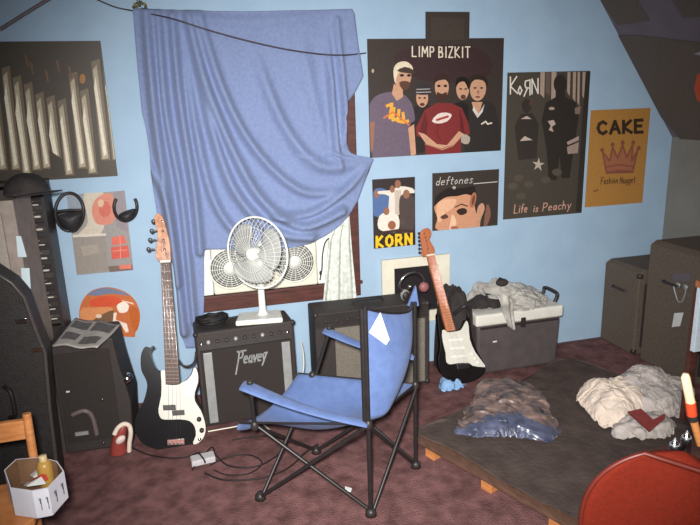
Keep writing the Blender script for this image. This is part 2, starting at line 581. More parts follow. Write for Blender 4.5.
# man five and four, behind
p.poly([(462, 106), (472, 101), (489, 102), (496, 112), (499, 152), (465, 152)], M((48, 44, 42)), 3)
p.poly([(471, 102), (482, 102), (478, 116), (474, 112)], SK)
p.poly([(473, 106), (478, 114), (484, 104), (482, 112), (477, 118), (472, 110)], M((206, 200, 190)))
p.ell(477.5, 89, 8, 12, SK, .1); p.poly([(468, 86), (470, 77), (478, 74.5), (486, 78), (487, 88), (483, 81), (474, 80)], M((46, 36, 32)), 3)
p.ell(474.5, 88, 1.6, .8, DK); p.ell(481, 88, 1.6, .8, DK); p.ell(477, 97, 2.6, .9, M((120, 70, 60))); p.ell(477.5, 92, 1, 2, SKD)
p.line([(481, 124), (485, 121.5), (487, 124), (491, 123)], 1.4, CRM)
p.poly([(452, 104), (462, 101), (468, 106), (468, 140), (452, 140)], M((36, 32, 31)))
p.ell(462, 89, 6.5, 11, SK); p.poly([(455, 88), (456, 79), (462, 77), (468, 80), (468, 90), (464, 82), (458, 83)], DK, 3)
p.ell(460, 89, 1.4, .8, DK); p.ell(465, 89, 1.4, .8, DK); p.ell(462.5, 97, 2.6, 2.4, M((90, 60, 50)))
# man two
p.poly([(411, 108), (420, 104), (430, 106), (432, 150), (411, 154)], M((44, 38, 38)))
p.ell(421.5, 98, 6, 9.5, SK); p.poly([(415, 94), (416, 86), (422, 83), (429, 86), (430, 94)], M((52, 48, 50)), 3)
p.line([(416, 89.5), (429, 89)], .9, M((170, 165, 160))); p.line([(415.5, 92.5), (430, 92)], .9, M((170, 165, 160)))
p.ell(419, 98, 1.4, .8, DK); p.ell(424, 98, 1.4, .8, DK); p.ell(421.5, 104.5, 2.5, 1.6, M((80, 52, 44)))
# man three, red shirt
p.poly([(415, 128), (424, 110), (436, 103), (450, 103), (461, 108), (468, 124), (469, 134), (460, 138), (460, 154), (425, 156), (424, 138), (416, 136)], M((124, 46, 46)))
p.ell(441, 87, 7, 12, SK); p.poly([(433, 84), (435, 76), (441, 74), (448, 77), (449, 86), (445, 80), (437, 81)], M((56, 38, 32)), 3)
p.ell(438, 86, 1.8, 1.2, DK); p.ell(444.5, 86, 1.8, 1.2, DK); p.poly([(436, 92), (441, 94), (446, 92), (445, 99), (441, 101), (437, 99)], M((70, 44, 38)), 2)
p.poly([(431, 121), (437, 114), (445, 112.5), (451, 115), (446, 121.5), (437, 123.5)], M((222, 206, 196)), 2); p.line([(436, 120), (447, 116.5)], 2.2, M((168, 60, 56)))
p.poly([(458, 108), (462, 120), (464, 134), (460, 138)], M((96, 36, 38))); p.poly([(424, 112), (427, 124), (425, 138), (418, 134)], M((98, 38, 38)))
p.line([(437, 124), (436, 134), (440, 140)], 1, M((100, 38, 38)))
p.poly([(417, 132), (424, 134), (436, 144), (446, 145), (458, 131), (463, 134), (452, 146), (441, 150), (426, 145)], SK)
p.line([(424, 144), (440, 149), (452, 145)], .9, SKD)
p.poly([(462, 134), (469, 137), (467, 144), (460, 142)], M((170, 160, 148)), 2)
# man one, cap
p.poly([(368, 108), (374, 97), (388, 92), (402, 94), (411, 104), (414, 120), (409, 126), (410, 158), (372, 158), (374, 126), (368, 122)], M((106, 92, 108)), 3)
p.poly([(393, 84), (402, 88), (402, 97), (396, 101), (391, 94)], SK)
p.ell(402, 77, 8.4, 12, SK, .1)
p.poly([(393, 78), (393, 68), (398, 62.5), (406, 62), (411.5, 67), (411, 71), (402, 70), (396, 76), (395, 84)], M((220, 206, 178)), 3)
p.poly([(396, 71), (404, 67), (412, 70), (413, 74), (404, 73)], M((66, 54, 46)), 2)
p.ell(401, 75.5, 2.2, 1.3, DK); p.ell(408, 75.5, 2, 1.3, DK); p.poly([(398, 83), (404, 81), (409, 83), (407, 89), (402, 90)], M((92, 60, 48)), 2)
for k, st in enumerate(((386, 106, 391, 104, 389, 118), (393, 108, 392, 120, 396, 119), (398, 110, 397, 121, 401, 122), (402, 113, 403, 122, 407, 121))):
    p.line([(st[0], st[1]), (st[2], st[3]), (st[4], st[5])], 3, M((226, 166, 62)))
p.line([(383, 118), (392, 112), (408, 125)], 1.6, M((214, 120, 56)))
p.poly([(369, 122), (374, 122), (372, 150), (369, 152)], SKD); p.poly([(407, 128), (413, 124), (415, 154), (410, 156)], SK)
p.done('poster', 'wide dark poster of five men in T-shirts with white lettering above them')
# small black print over it
p = Poster([(424.5, 12), (469, 12), (468.5, 45), (425.5, 45)], M((62, 54, 49)), gap=.006)
p.poly([(430, 18), (464, 18), (463, 40), (431, 40)], M((70, 61, 55)))
p.done('poster', 'small plain blackish card on the wall right above the wide five-man poster')
# small group poster
p = Poster([(372.3, 179.4), (414.5, 176.8), (415.2, 244.3), (373.4, 249)], M((54, 46, 46)))
p.poly([(373, 192), (381, 188), (388, 193), (390, 212), (374, 216)], M((84, 110, 158)), 3); p.ell(376.5, 194, 2.6, 4, SKD)
p.poly([(378, 191), (392, 190), (398, 186), (412, 188), (414, 193), (402, 195), (401, 214), (388, 214), (389, 196), (379, 194)], M((224, 216, 204)), 2)
p.ell(397.5, 184, 3, 4.2, SKD); p.ell(392, 189, 2.6, 3.6, SKD); p.poly([(394, 190), (401, 190), (400, 215), (395, 214)], M((198, 184, 170)))
p.poly([(400, 196), (410, 194), (414, 202), (413, 232), (402, 234), (399, 214)], M((80, 68, 66)), 3); p.ell(406, 194, 3.4, 4.6, SKD)
p.poly([(379, 216), (388, 212), (398, 216), (398, 230), (388, 232), (378, 228)], M((230, 222, 208)), 3); p.ell(386, 211, 3, 4, SKD)
p.ell(391.5, 225, 4, 4.5, M((156, 96, 70))); p.ell(402, 222, 3, 3, M((88, 74, 70)))
p.line([(375, 232), (384, 232), (398, 230), (412, 231)], 2.4, M((66, 48, 44)))
p.poly([(373, 236), (415, 232.5), (415.2, 244.3), (373.4, 249)], M((52, 38, 34)))
p.text('KORN', 376.4, 247, 35.5, 10.5, 2.5, M((240, 196, 44)), gap=.34, drop=-3.2)
p.done('poster', 'small group photo poster with yellow lettering along its bottom')
# face poster
p = Poster([(431.6, 173.7), (498.9, 168.6), (497, 225.6), (432.6, 230.3)], M((62, 54, 50)))
p.poly([(436, 197), (445, 192), (455, 191), (464, 194), (474, 190.5), (474, 205), (477, 218), (477, 229), (438, 230), (437, 218), (434, 208)], M((206, 150, 118)), 4)
p.poly([(434, 206), (436, 196), (448, 188), (462, 188), (474, 186), (474, 196), (466, 194), (457, 196), (446, 197), (438, 202)], M((40, 33, 31)), 3)
p.poly([(437, 204), (446, 199), (456, 200), (452, 208), (444, 214), (440, 222), (437, 218)], M((228, 180, 146)), 4)
p.poly([(456, 211), (461, 208), (466, 209), (466, 213), (460, 215)], M((58, 40, 36)), 3); p.line([(455, 207), (461, 204), (467, 206)], 1.2, M((70, 48, 42)))
p.poly([(440, 217), (445, 214), (448, 217), (443, 219)], M((92, 62, 52)), 3)
p.poly([(452, 214), (456, 222), (454, 229), (449, 229), (450, 222)], M((236, 194, 164)), 3); p.ell(454, 227.5, 4, 1.8, M((176, 104, 84)))
p.ell(472.5, 200, 3, 8, M((172, 112, 84)), .2); p.ell(472.8, 200, 1.4, 5, M((112, 70, 54)), .2)
p.poly([(477, 208), (482, 203), (484, 209), (480, 220), (479, 229), (475, 229)], M((198, 148, 120)), 3)
p.poly([(486, 205), (489, 207), (490, 216), (486, 226), (483, 226)], M((132, 92, 76)), 2)
p.text('deftones', 435, 185.5, 37, 8, .55, M((206, 204, 196)), gap=.14, slant=.25, drop=-2.6)
p.line([(473, 183.6), (496.5, 181.6)], .8, M((200, 198, 190)))
p.ell(453.5, 187.5, 1.8, 1.6, M((170, 160, 150)))
p.done('poster', 'dark poster of a face close up under thin white script, below the five-man poster')
# tall dark poster
p = Poster([(507.1, 72), (590.9, 71.4), (580, 212.3), (502.9, 220)], M((74, 68, 60)))
for (x0, x1, y1) in ((540, 544.5, 98), (551, 556, 104), (567, 570, 96), (572.5, 575.5, 102), (577, 579.5, 106), (582, 585, 100)):
    p.poly([(x0, 72), (x1, 72), (x1-.8, y1), (x0-.4, y1-4)], M((170, 150, 136)))
p.poly([(545.5, 72), (550, 72), (549, 96), (545, 92)], M((104, 90, 82)))
p.ell(559.5, 84, 6.5, 9.5, M((50, 45, 41)))
p.poly([(555, 90), (564, 90), (565, 97), (575, 102), (578, 118), (573, 150), (569, 178), (561, 178), (559, 156), (556, 180), (548, 180), (546, 150), (541, 120), (545, 103), (555, 97)], M((50, 45, 41)))
p.ell(526, 106, 5, 7, M((56, 50, 46)))
p.poly([(520, 114), (532, 113), (538, 124), (536, 158), (518, 160), (514, 126)], M((56, 50, 46)))
p.poly([(585, 72), (591, 72), (581, 212), (575, 212)], M((54, 49, 44)))
p.ell(551, 108.5, 3, 1.6, M((172, 150, 138))); p.poly([(547, 121), (553, 120), (555, 124), (551, 127), (553, 132), (548, 130), (550, 126)], M((186, 168, 156)))
p.poly([(520, 119), (526, 116), (531, 119)], M((190, 172, 160))); p.poly([(519, 141), (524, 136), (532, 140)], M((190, 172, 160)))
p.poly([(566, 142), (578, 136), (578, 140), (567, 145)], M((170, 150, 140))); p.poly([(566, 147), (578, 142), (577, 153), (567, 154)], M((158, 138, 128)))
p.poly([(528, 104), (531, 99), (533, 100), (530, 106)], M((96, 62, 58))); p.poly([(574, 108), (580, 106), (579, 114), (574, 114)], M((132, 112, 104)))
st = []
for i in range(10):
    a = -PI/2+i*PI/5+.1; r = 7 if i % 2 == 0 else 2.6
    st.append((537.5+r*math.cos(a)*.92, 164.5+r*math.sin(a)))
p.poly(st, M((184, 172, 158)))
for q in ((518, 178), (528, 184), (545, 180), (556, 172), (520, 196), (512, 186)):
    p.ell(q[0], q[1], 5, 3.5, M((86, 79, 70)))
for t, x, w_, h_, y_ in (('K', 509.5, 7.5, 17, 94), ('o', 517, 5, 15, 95), ('Я', 523.5, 6.5, 15, 95.5), ('N', 531, 7, 15, 94)):
    p.text(t, x, y_, w_, h_, 1.3, M((228, 220, 208)), drop=-.5)
p.text('Life', 513, 213, 13, 8.5, .9, M((196, 150, 132)), slant=.2, drop=-1)
p.text('is', 532, 211.5, 5, 7, .9, M((196, 150, 132)), slant=.2)
p.text('Peachy', 541.5, 211, 28, 8, .9, M((196, 150, 132)), slant=.2, drop=-3)
p.done('poster', 'tall dark poster with a pale star and reddish handwriting at its foot')
# tan poster
p = Poster([(591.4, 110.9), (649.1, 107.3), (642.9, 201.4), (583.6, 208.4)], M((176, 128, 66)))
p.text('CAKE', 597.5, 134, 45, 12, 3.2, M((58, 46, 36)), gap=.26, drop=-2)
ck = M((136, 82, 66)); ck2 = M((164, 104, 76))
p.poly([(602, 152), (609, 161), (612, 147), (617, 158), (622, 145), (626, 157), (632, 145), (631, 161), (637, 150), (632, 172), (606, 173)], ck2)
p.line([(602, 152), (606, 173), (632, 172), (637, 150), (631, 161), (632, 145), (626, 157), (622, 145), (617, 158), (612, 147), (609, 161), (602, 152)], 1.7, ck)
for q in ((601.5, 150), (612, 144.5), (622, 142.5), (632.5, 142.5), (638, 148)):
    p.ell(q[0], q[1], 2, 2.3, ck)
p.line([(606, 167), (619, 164.5), (632, 166.5)], 1.6, ck); p.line([(606, 172.5), (619, 170.5), (632, 171.5)], 2, ck)
p.text('Fashion', 600, 184, 17, 6.5, .8, M((96, 66, 44)), slant=.2, drop=-1)
p.text('Nugget', 619, 183.5, 15, 6.5, .8, M((96, 66, 44)), slant=.2, drop=-1)
p.line([(593, 191), (597, 190)], 1.4, M((120, 82, 46)))
p.done('poster', 'tan poster with dark capitals above a reddish crown, rightmost on the wall')
# dark sheets on the sloping ceiling
ns = V((-.83, 0, -.611)).normalized()
ps = V((XR, 0, ZK))


def slope_sheet(px, label, marks=()):
    pts = []
    for q in px:
        a = PL(q[0], q[1], ps, ns)
        a.y = min(a.y, D-.004)
        pts.append(a+ns*.003)
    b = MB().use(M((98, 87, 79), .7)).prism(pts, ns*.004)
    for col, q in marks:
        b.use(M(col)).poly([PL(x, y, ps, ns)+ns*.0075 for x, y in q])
    one(b, 'poster', label, 'poster')


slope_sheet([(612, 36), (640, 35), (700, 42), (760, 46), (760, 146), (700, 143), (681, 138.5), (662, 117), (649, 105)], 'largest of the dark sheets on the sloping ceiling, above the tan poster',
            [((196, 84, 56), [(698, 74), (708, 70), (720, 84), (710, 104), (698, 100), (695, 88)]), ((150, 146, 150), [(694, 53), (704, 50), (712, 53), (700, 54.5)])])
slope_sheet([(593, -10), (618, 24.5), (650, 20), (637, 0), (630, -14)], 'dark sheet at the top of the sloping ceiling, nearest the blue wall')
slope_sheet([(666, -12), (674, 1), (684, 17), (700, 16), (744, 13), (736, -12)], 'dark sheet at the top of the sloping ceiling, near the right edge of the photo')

# ================================================================== WINDOW DRESSING
def interp(tab, t):
    for i in range(len(tab)-1):
        if tab[i][0] <= t <= tab[i+1][0]:
            a, c = tab[i], tab[i+1]
            f = (t-a[0])/((c[0]-a[0]) or 1)
            return a[1]+(c[1]-a[1])*f
    return tab[-1][1] if t > tab[-1][0] else tab[0][1]


LE = [(9, 133), (60, 137), (112, 142), (128, 146), (150, 149.5), (190, 153.5), (230, 160), (262, 174), (290, 177), (330, 180), (347, 186)]
RE = [(9, 352), (14, 354.5), (45, 358), (76, 363), (90, 356), (105, 346), (118, 343), (140, 346), (150, 348), (154.5, 352), (156.5, 367), (158.5, 373), (165, 370), (178, 365), (200, 357), (215, 348), (226, 338), (236, 324), (243, 309), (247, 292), (249, 262), (249.3, 204), (262, 205), (300, 204), (325, 203), (347, 196)]
FO = [  # fold lines in the cloth: points, width, height
 ([(146, 14), (156, 120), (172, 230), (184, 330)], 5, 1), ([(158, 14), (166, 110), (182, 200), (194, 320)], 4, .8), ([(172, 16), (180, 100), (194, 190), (200, 250)], 4.5, 1),
 ([(188, 16), (204, 80), (232, 150), (262, 200), (300, 225), (340, 210)], 5, 1.2), ([(198, 14), (222, 90), (255, 150), (300, 190), (345, 190)], 4.5, 1),
 ([(196, 60), (212, 130), (234, 190), (270, 228), (310, 236)], 5, 1.1), ([(186, 60), (196, 130), (212, 195), (236, 232), (268, 246)], 4.5, .9),
 ([(250, 40), (280, 120), (318, 165), (366, 160)], 6, .8), ([(326, 30), (330, 90), (334, 140), (340, 175)], 3.2, 1), ([(336, 20), (341, 80), (344, 110), (343, 150)], 3, .9),
 ([(300, 30), (310, 90), (326, 150)], 7, .4), ([(368, 162), (345, 188), (310, 212), (272, 215)], 4, .9), ([(142, 150), (166, 200), (178, 280)], 4, .7), ([(133, 12), (245, 22), (356, 12)], 6, .5)]
FO = [(spline([(q[0], q[1], 0) for q in pts], 6), wd*.9, h) for pts, wd, h in FO]


def fold(x, y):
    q = V((x, y, 0)); h = 0
    for pl, wd, a in FO:
        dm = 1e9
        for i in range(len(pl)-1):
            s0, s1 = pl[i], pl[i+1]
            e = s1-s0
            t = max(0, min(1, (q-s0).dot(e)/(e.dot(e) or 1)))
            dd = (q-s0-e*t).length
            if dd < dm:
                dm = dd; sf = (i+t)/(len(pl)-1)
        if pl[0].y > 20:
            a *= min(1, sf*3.5)          # a fold that starts within the cloth fades in
        if pl[-1].y < 200:
            a *= min(1, (1-sf)*4)
        h += a*math.exp(-(dm/wd)**2)
    return h


XM = [(9, 190), (249, 204), (300, 204), (325, 203), (347, 196)]


def cpt(x, y):
    if y < 14:
        y += 2.2*math.sin(PI*max(0, min(1, (x-133)/219)))*(14-y)/5
    q = P(x, y, D-.048)
    n = noise.noise(V((x*.03, y*.02, 2)))*.008
    q.y = D-.052-.068*fold(x, y)*(.35+.65*min(1, (y-9)/70))-n*1.5-.012*min(1, (y-9)/120)
    return q


def left_panel(u, v):
    y = 9+v*338
    x0 = interp(LE, y)
    return cpt(x0+(interp(XM, y)-x0)*u, y)


def right_panel(u, v):
    y = 9+v*240
    x0 = interp(XM, y)
    return cpt(x0+(interp(RE, y)-x0)*u, y)


b = MB().grid(left_panel, 40, 169).grid(right_panel, 80, 120)
one(b, 'blanket', 'blue blanket pinned up over the window and swagged across it', 'blanket', M_blanket, solid=.004, weld=True)


def lace(u, v):
    y = 212+v*100
    x0 = interp([(212, 340), (240, 328), (290, 323.5), (308, 322)], y); x1 = interp([(212, 349), (250, 352), (308, 357)], y)
    x = x0+(x1-x0)*u
    yy = y-5*u*v+1.6*math.sin(u*21)*v
    q = P(x, yy, D-.05)
    q.y = D-.056-.011*math.sin(u*17+v*2)*(.4+.6*v)-.004*math.sin(u*31)
    return q


b = MB().grid(lace, 60, 40)
one(b, 'lace_curtain', 'white lace curtain hanging at the right side of the window', 'curtain', M_lace, solid=.002)

# twin window fan
fy = D-.03
a, c = P(205, 300, fy), P(316, 240, fy)
fz0, fz1 = WZ0+.008, P(260, 240, fy).z
t = thing('window_fan', (.4, fy+.04, fz0), 'white twin window fan with two round grilles under the blue blanket', 'fan')
MB().box(P(213, 280, fy).x, P(318, 280, fy).x, fy, fy+.085, fz0, fz1).build('housing', t, M_cream, bevel=.012)
MB().box(WX0+.012, P(212.5, 280, fy).x, fy+.012, fy+.03, fz0, fz1+.03).build('side_panel', t, M_white, bevel=.004)
MB().box(P(318.5, 280, fy).x, WX1-.01, fy+.012, fy+.03, fz0, fz1+.03).build('side_panel', t, M_white, bevel=.004)
for cx, cy in ((231, 273), (295, 268)):
    q = P(cx, cy, fy)
    r = .112
    z = (fz0+fz1)/2
    g = MB().lathe([(r, .012), (r+.008, .012), (r+.008, -.006), (r, -.006)], (q.x, fy-.006, z), (0, 1, 0), 40)
    for i in range(1, 9):
        rr = r*i/9
        g.tube([(q.x+rr*math.cos(k*PI/18), fy-.008, z+rr*math.sin(k*PI/18)) for k in range(36)], .0018, 5, True)
    for k in range(20):
        an = k*PI/10
        g.tube([(q.x+.03*math.cos(an), fy-.008, z+.03*math.sin(an)), (q.x+r*math.cos(an), fy-.008, z+r*math.sin(an))], .0016, 5)
    g.build('grille', t, M_white)
    MB().cyl((q.x, fy-.012, z), (0, 1, 0), .036, .008, 24).build('hub', t, M_white)
    MB().cyl((q.x, fy-.003, z), (0, 1, 0), r-.002, .002, 32).build('grille_backing', t, M((120, 120, 116)))
pts = [P(*q, fy-.02) for q in ((329, 238), (325, 243), (322.5, 255), (322, 268), (321, 274), (320, 280))]
MB().tube(spline(pts), .004, 6).ell(P(320.6, 273, fy-.02), (.008, .008, .013)).build('power_cord', t, M_rubber)

# strings on the wall
st = spline([P(*q, yy) for q, yy in zip(((88, -4), (98, 0), (115, 7), (134, 11), (170, 18), (205, 29), (245, 40), (285, 49), (320, 54), (345, 55), (366, 53)),
                                       (D-.01, D-.01, D-.01, D-.02, D-.13, D-.14, D-.14, D-.14, D-.13, D-.12, D-.008))], 6)
one(MB().tube(st, .0035, 6), 'string', 'dark string sagging across the top of the blue blanket', 'string', M((70, 58, 60)))
st = [P(*q, D-.008) for q in ((0, 29.5), (15, 20), (30, 10.5), (48, -.5), (62, -9))]
one(MB().tube(st, .0085, 8), 'cord', 'thick grey brown cord slanting over the wall at top left', 'cord', M((116, 108, 112)))
b = MB()
rnd = random.Random(5)
for i in range(16):
    q = P(139+rnd.uniform(-5, 7), 7+rnd.uniform(-5, 5), D-.03)
    b.use(M((74, 82, 60)) if i % 3 else M((140, 116, 70)))
    b.ell(q, (.012, .006, .007), 8, 5, Matrix.Rotation(rnd.uniform(0, 3), 3, 'Y'))
b.tube([P(136, -6, D-.02), P(138, 4, D-.03), P(136, 14, D-.04)], .004, 6)
one(b, 'sprig', 'dry green sprig tucked at the top left corner of the blue blanket', 'sprig')

# visors hung on the wall
def visor(name, label, cx, cy, rx, ry, brim, band):
    t = thing(name, P(cx, cy+ry, D-.03), label, 'visor')
    pts = [P(cx+rx*math.cos(k*PI/20), cy+ry*math.sin(k*PI/20), D-.03-.05*abs(math.sin(k*PI/20))*0-.012*math.cos(k*PI/10)) for k in range(*band)]
    MB().tube(pts, .0085, 8, closed=band[1]-band[0] >= 40).build('headband', t, M_blackp)
    bp = spline([P(x, y, D-.012) for x, y in brim], 5, True)
    cc = sum(bp, V())/len(bp)
    k = len(bp)
    B = MB()
    vs = bp+[cc+(p-cc)*.7+V((0, -.03, 0)) for p in bp]+[cc+V((0, -.042, 0))]
    B.add(vs, [(i, (i+1) % k, k+(i+1) % k, k+i) for i in range(k)]+[(k+i, k+(i+1) % k, 2*k) for i in range(k)], True)
    B.build('brim', t, M((48, 46, 48), .5), solid=.003)
    return t


t = visor('visor', 'black sun visor hung left of the creased grey and red poster', 69.5, 212, 14.2, 19, [(55.5, 214), (62, 212.5), (70, 211.5), (84, 211), (83, 222), (77, 231), (70, 232), (61, 225)], (0, 40))
MB().tube([P(55.5, 211.5, D-.045), P(70, 210, D-.05), P(84, 210, D-.045)], .007, 8).build('strap', t, M_blackp)

MB().tube([P(58, 215, D-.058), P(66, 212.5, D-.06)], .004, 6).build('buckle', t, M_chrome)
visor('visor', 'black sun visor hung at the right edge of the creased grey and red poster', 125.5, 207, 11.5, 14, [(119, 215), (126, 211), (135, 209), (134, 216), (128, 222), (121, 221)], (-4, 25))

# ================================================================== PRACTICE AMP (left) AND WHAT STANDS ON IT
T0 = fr((.19, 2.93, 0.004), .04, .06)
t = thing('guitar_amplifier', None, 'black amplifier with a script logo and grey side strips, under the white table fan', 'amplifier', T=T0)
AW, AH, AD = .253, .52, .25                    # half width, height, depth
MB(T0).box(-AW, AW, .012, AD, .012, AH).build('cabinet', t, M_black, bevel=.012)
MB(T0).box(-AW+.018, AW-.018, 0, .014, .02, .425).build('speaker_grille', t, M_grilleb, bevel=.003)
for x in (-AW+.052, AW-.052):
    MB(T0).box(x-.022, x+.022, -.006, .004, .035, .415).build('side_strip', t, M_grey, bevel=.002)
cp = MB(T0).prism([(-AW+.014, -.004, .43), (-AW+.014, .05, .512), (-AW+.014, .05, .43)], (2*AW-.028, 0, 0)).build('control_panel', t, M_blackp)
bpy.context.view_layer.update()
nv = V((0, -.082, .054)).normalized()
for i in range(9):
    x = -.19+i*.046
    MB(T0).lathe([(.0105, 0), (.0095, .013), (.006, .014), (0, .014)], (x, .016, .462), nv, 14).build('knob', cp, M_blackp if i % 3 else M_grey)
MB(T0).box(-.215, .2, .004, .008, .438, .440).build('panel_line', cp, M_grey)
for x in (-.225, .218):
    MB(T0).cyl((x, .014, .46), nv, .009, .006, 12).build('input_jack', cp, M_chrome)
MB(T0).box(.17, .206, .017, .02, .472, .48).build('panel_badge', cp, M_grey)
lg = MB(T0)
st, tw = pen('Peavey', .12, .35)
# long tails give the badge its spiky look
for stroke in st + [[(.02, .1), (-.35, -.75)], [(.1, 1.0), (1.2, 1.02)], [(tw-.1, .6), (tw+.25, .62)]]:
    for q in ribbon([(p[0]*.04-.055, p[1]*.068+.33) for p in stroke], .0075):
        lg.prism([(k[0], -.004, k[1]) for k in q], (0, .006, 0))
lg.build('logo', t, M_grey)
MB(T0).tube([(-.08, .13, AH+.002), (-.07, .13, AH+.024), (.0, .13, AH+.028), (.0, .13, AH+.0)], .006, 8).build('handle', t, M_rubber)
for x in (-AW, AW):
    for z in (.012, AH):
        MB(T0).ell((x*.985, .02, z-.01 if z > .1 else z+.006), (.014, .014, .014), 10, 8).build('corner', t, M_blackp)
ATOP = AH+.004                                 # top of the amplifier (tilted back a little)


def atop(x, y):                                # point on the tilted top, in world space
    return T0 @ V((x, y, AH))


# coil of black cable on the amplifier
pts = []
rnd = random.Random(2)
for i in range(90):
    a_ = i*.52
    r = .055+.012*math.sin(i*.9)
    q = atop(-.155+r*1.25*math.cos(a_), .15+r*math.sin(a_))
    pts.append(q+V((0, 0, .008+.03*(i/90)+.008*abs(math.sin(i*1.3)))))
one(MB().tube(pts, .0065, 6), 'cable_coil', 'loose coil of black cable on top of the script-logo amplifier', 'cable', M_rubber)

# table fan
fb = atop(.092, .095)
FR = Matrix.Translation(fb) @ Matrix.Rotation(-.12, 4, 'Z') @ Matrix.Rotation(-.06, 4, 'X')
t = thing('table_fan', None, 'white table fan with grey blades on the script-logo amplifier', 'fan', T=FR)
MB(FR).prism([(-.125, -.095, .004), (.118, -.095, .004), (.11, .075, .004), (-.112, .075, .004)], (0, 0, .028)).build('base', t, M_white, weld=True, bevel=.009)
MB(FR).box(-.09, -.01, -.099, -.092, .012, .024).build('switch_panel', t, M_cream)
MB(FR).lathe([(.03, .03), (.022, .045), (.018, .06), (.0175, .22), (.024, .24), (0, .24)], (.015, .01, 0), (0, 0, 1), 20).build('pole', t, M_white)
cc = P(257, 253, 2.97)
n_ = V((-.66, -.74, .06)).normalized()
a_ = n_.cross(V((0, 0, 1))).normalized(); u_ = a_.cross(n_)
R0 = .181
MB().lathe([(0, -.17), (.03, -.168), (.052, -.15), (.058, -.1), (.054, -.06), (.04, -.045), (0, -.04)], cc, n_, 24).build('motor_housing', t, M_white)
cg = MB()
cg.tube([cc+(a_*math.cos(k*PI/32)+u_*math.sin(k*PI/32))*R0 for k in range(64)], .0055, 8, True)
g1 = cg.build('cage_rim', t, M_white)
fg = MB()
for k in range(44):
    an = k*2*PI/44
    d = a_*math.cos(an)+u_*math.sin(an)
    fg.tube([cc+d*.028+n_*.058, cc+d*.09+n_*.056, cc+d*.15+n_*.035, cc+d*R0], .0010, 4)
for rr, h in ((.09, .056), (.135, .042)):
    fg.tube([cc+(a_*math.cos(k*PI/24)+u_*math.sin(k*PI/24))*rr+n_*h for k in range(48)], .0012, 4, True)
fg.build('front_grille', t, M_white)
bg = MB()
for k in range(36):
    an = k*2*PI/36
    d = a_*math.cos(an)+u_*math.sin(an)
    bg.tube([cc+d*.05-n_*.055, cc+d*.14-n_*.04, cc+d*R0], .0010, 4)
bg.build('rear_grille', t, M_white)
MB().lathe([(0, .066), (.02, .064), (.03, .058), (.03, .054), (0, .054)], cc, n_, 20).build('grille_badge', t, M_white)
MB().lathe([(0, .045), (.02, .043), (.03, .03), (.032, -.02), (0, -.02)], cc, n_, 20).build('hub', t, M_white)
for k in range(3):
    base = k*2*PI/3+2.62

    def blade(u, v):
        r = .026+.132*u
        half = (.30+.62*math.sin(PI*min(1, u*.62+.12)))*(1 if u < .9 else 1-(u-.9)*3.2)
        an = base+(v-.5)*2*half+u*.25
        tw = .028*(v-.5)*2
        return cc+(a_*math.cos(an)+u_*math.sin(an))*r+n_*(tw+.012)
    MB().grid(blade, 14, 14).build('blade', t, M_brush, solid=.003)

# ================================================================== SECOND AMPLIFIER
AX0, AX1 = .568, 1.235
T1 = fr(((AX0+AX1)/2, 3.045, .002), -.02, .0)
hw = (AX1-AX0)/2
t = thing('guitar_amplifier', None, 'black amplifier with a grey grille cloth behind the blue folding chair', 'amplifier', T=T1)
MB(T1).box(-hw, hw, .012, .23, .01, .512).build('cabinet', t, M_black, bevel=.012)
MB(T1).box(-hw+.11, hw-.03, .002, .014, .03, .42).build('speaker_grille', t, M_grilleg, bevel=.004)
cp = MB(T1).box(-hw+.008, hw-.008, .004, .014, .43, .502).build('control_panel', t, M_blackp)
for i in range(9):
    MB(T1).lathe([(.010, 0), (.009, .012), (0, .012)], (-hw+.06+i*.062, .004,   .466), (0, -1, 0), 12).build('knob', cp, M_black)
for x in (-hw+.01, hw-.01):
    for z in (.02, .5):
        MB(T1).ell((x, .022, z), (.018, .016, .018), 10, 8).build('corner', t, M_blackp)
MB(T1).tube([(-.09, .12, .513), (-.08, .12, .533), (.08, .12, .533), (.09, .12, .513)], .007, 8).build('handle', t, M_rubber)

# silver headphones lying on it
t = thing('headphones', T1 @ V((.25, .1, .535)), 'silver headphones on the grey-grilled amplifier behind the blue folding chair', 'headphones')
hp = spline([P(x, y, 3.12) for x, y in ((404, 294), (400, 287), (402, 279), (408, 274.5), (415, 273), (421, 276), (425, 283))], 6)
MB().tube(hp, .0075, 8).build('headband', t, M_chrome)
MB().ell(P(405, 295, 3.12), (.028, .02, .034), 14, 10).build('ear_cup', t, M_grey)
MB().ell(P(424, 287, 3.12), (.03, .022, .03), 14, 10).build('ear_cup', t, M((150, 96, 96)))
MB().ell(P(406, 296, 3.095), (.022, .012, .026), 12, 8).build('ear_pad', t, M_blackp)
MB().ell(P(410, 287, 3.10), (.014, .01, .014), 10, 8).build('hinge', t, M_chrome)

# picture leaning on the wall behind it
t = thing('picture_frame', P(415, 300, D-.02), 'white framed dark picture behind the blue folding chair and brown guitar neck', 'picture')
f0, f1, f2, f3 = P(381.5, 262, D-.02), P(449.5, 252, D-.02), P(449.5, 300, D-.02), P(382, 320, D-.02)
z1, x0, x1 = (f0.z+f1.z)/2, f0.x, f1.x
z0 = z1-.42
i0, i1 = P(394, 268, D-.02).x, P(438, 260, D-.02).x
iz1 = (P(394, 270, D-.02).z+P(436, 263, D-.02).z)/2
MB().box(x0, i0, D-.028, D-.004, z0, z1).box(i1, x1, D-.028, D-.004, z0, z1).box(i0, i1, D-.028, D-.004, iz1, z1).box(i0, i1, D-.028, D-.004, z0, z0+.07).build('frame', t, M_cream, bevel=.002)
MB().box(i0-.002, i1+.002, D-.012, D-.006, z0+.065, iz1+.004).build('picture', t, M((44, 40, 42), .3))

# ================================================================== GUITARS
def lean(Y0, z0, Y1, z1):
    p0 = V((0, Y0, z0)); d = V((0, Y1-Y0, z1-z0)).normalized()
    n = V((0, -d.z, d.y))          # towards the room
    return (lambda x, y, h=0: PL(x, y, p0, n)+n*h), n, d


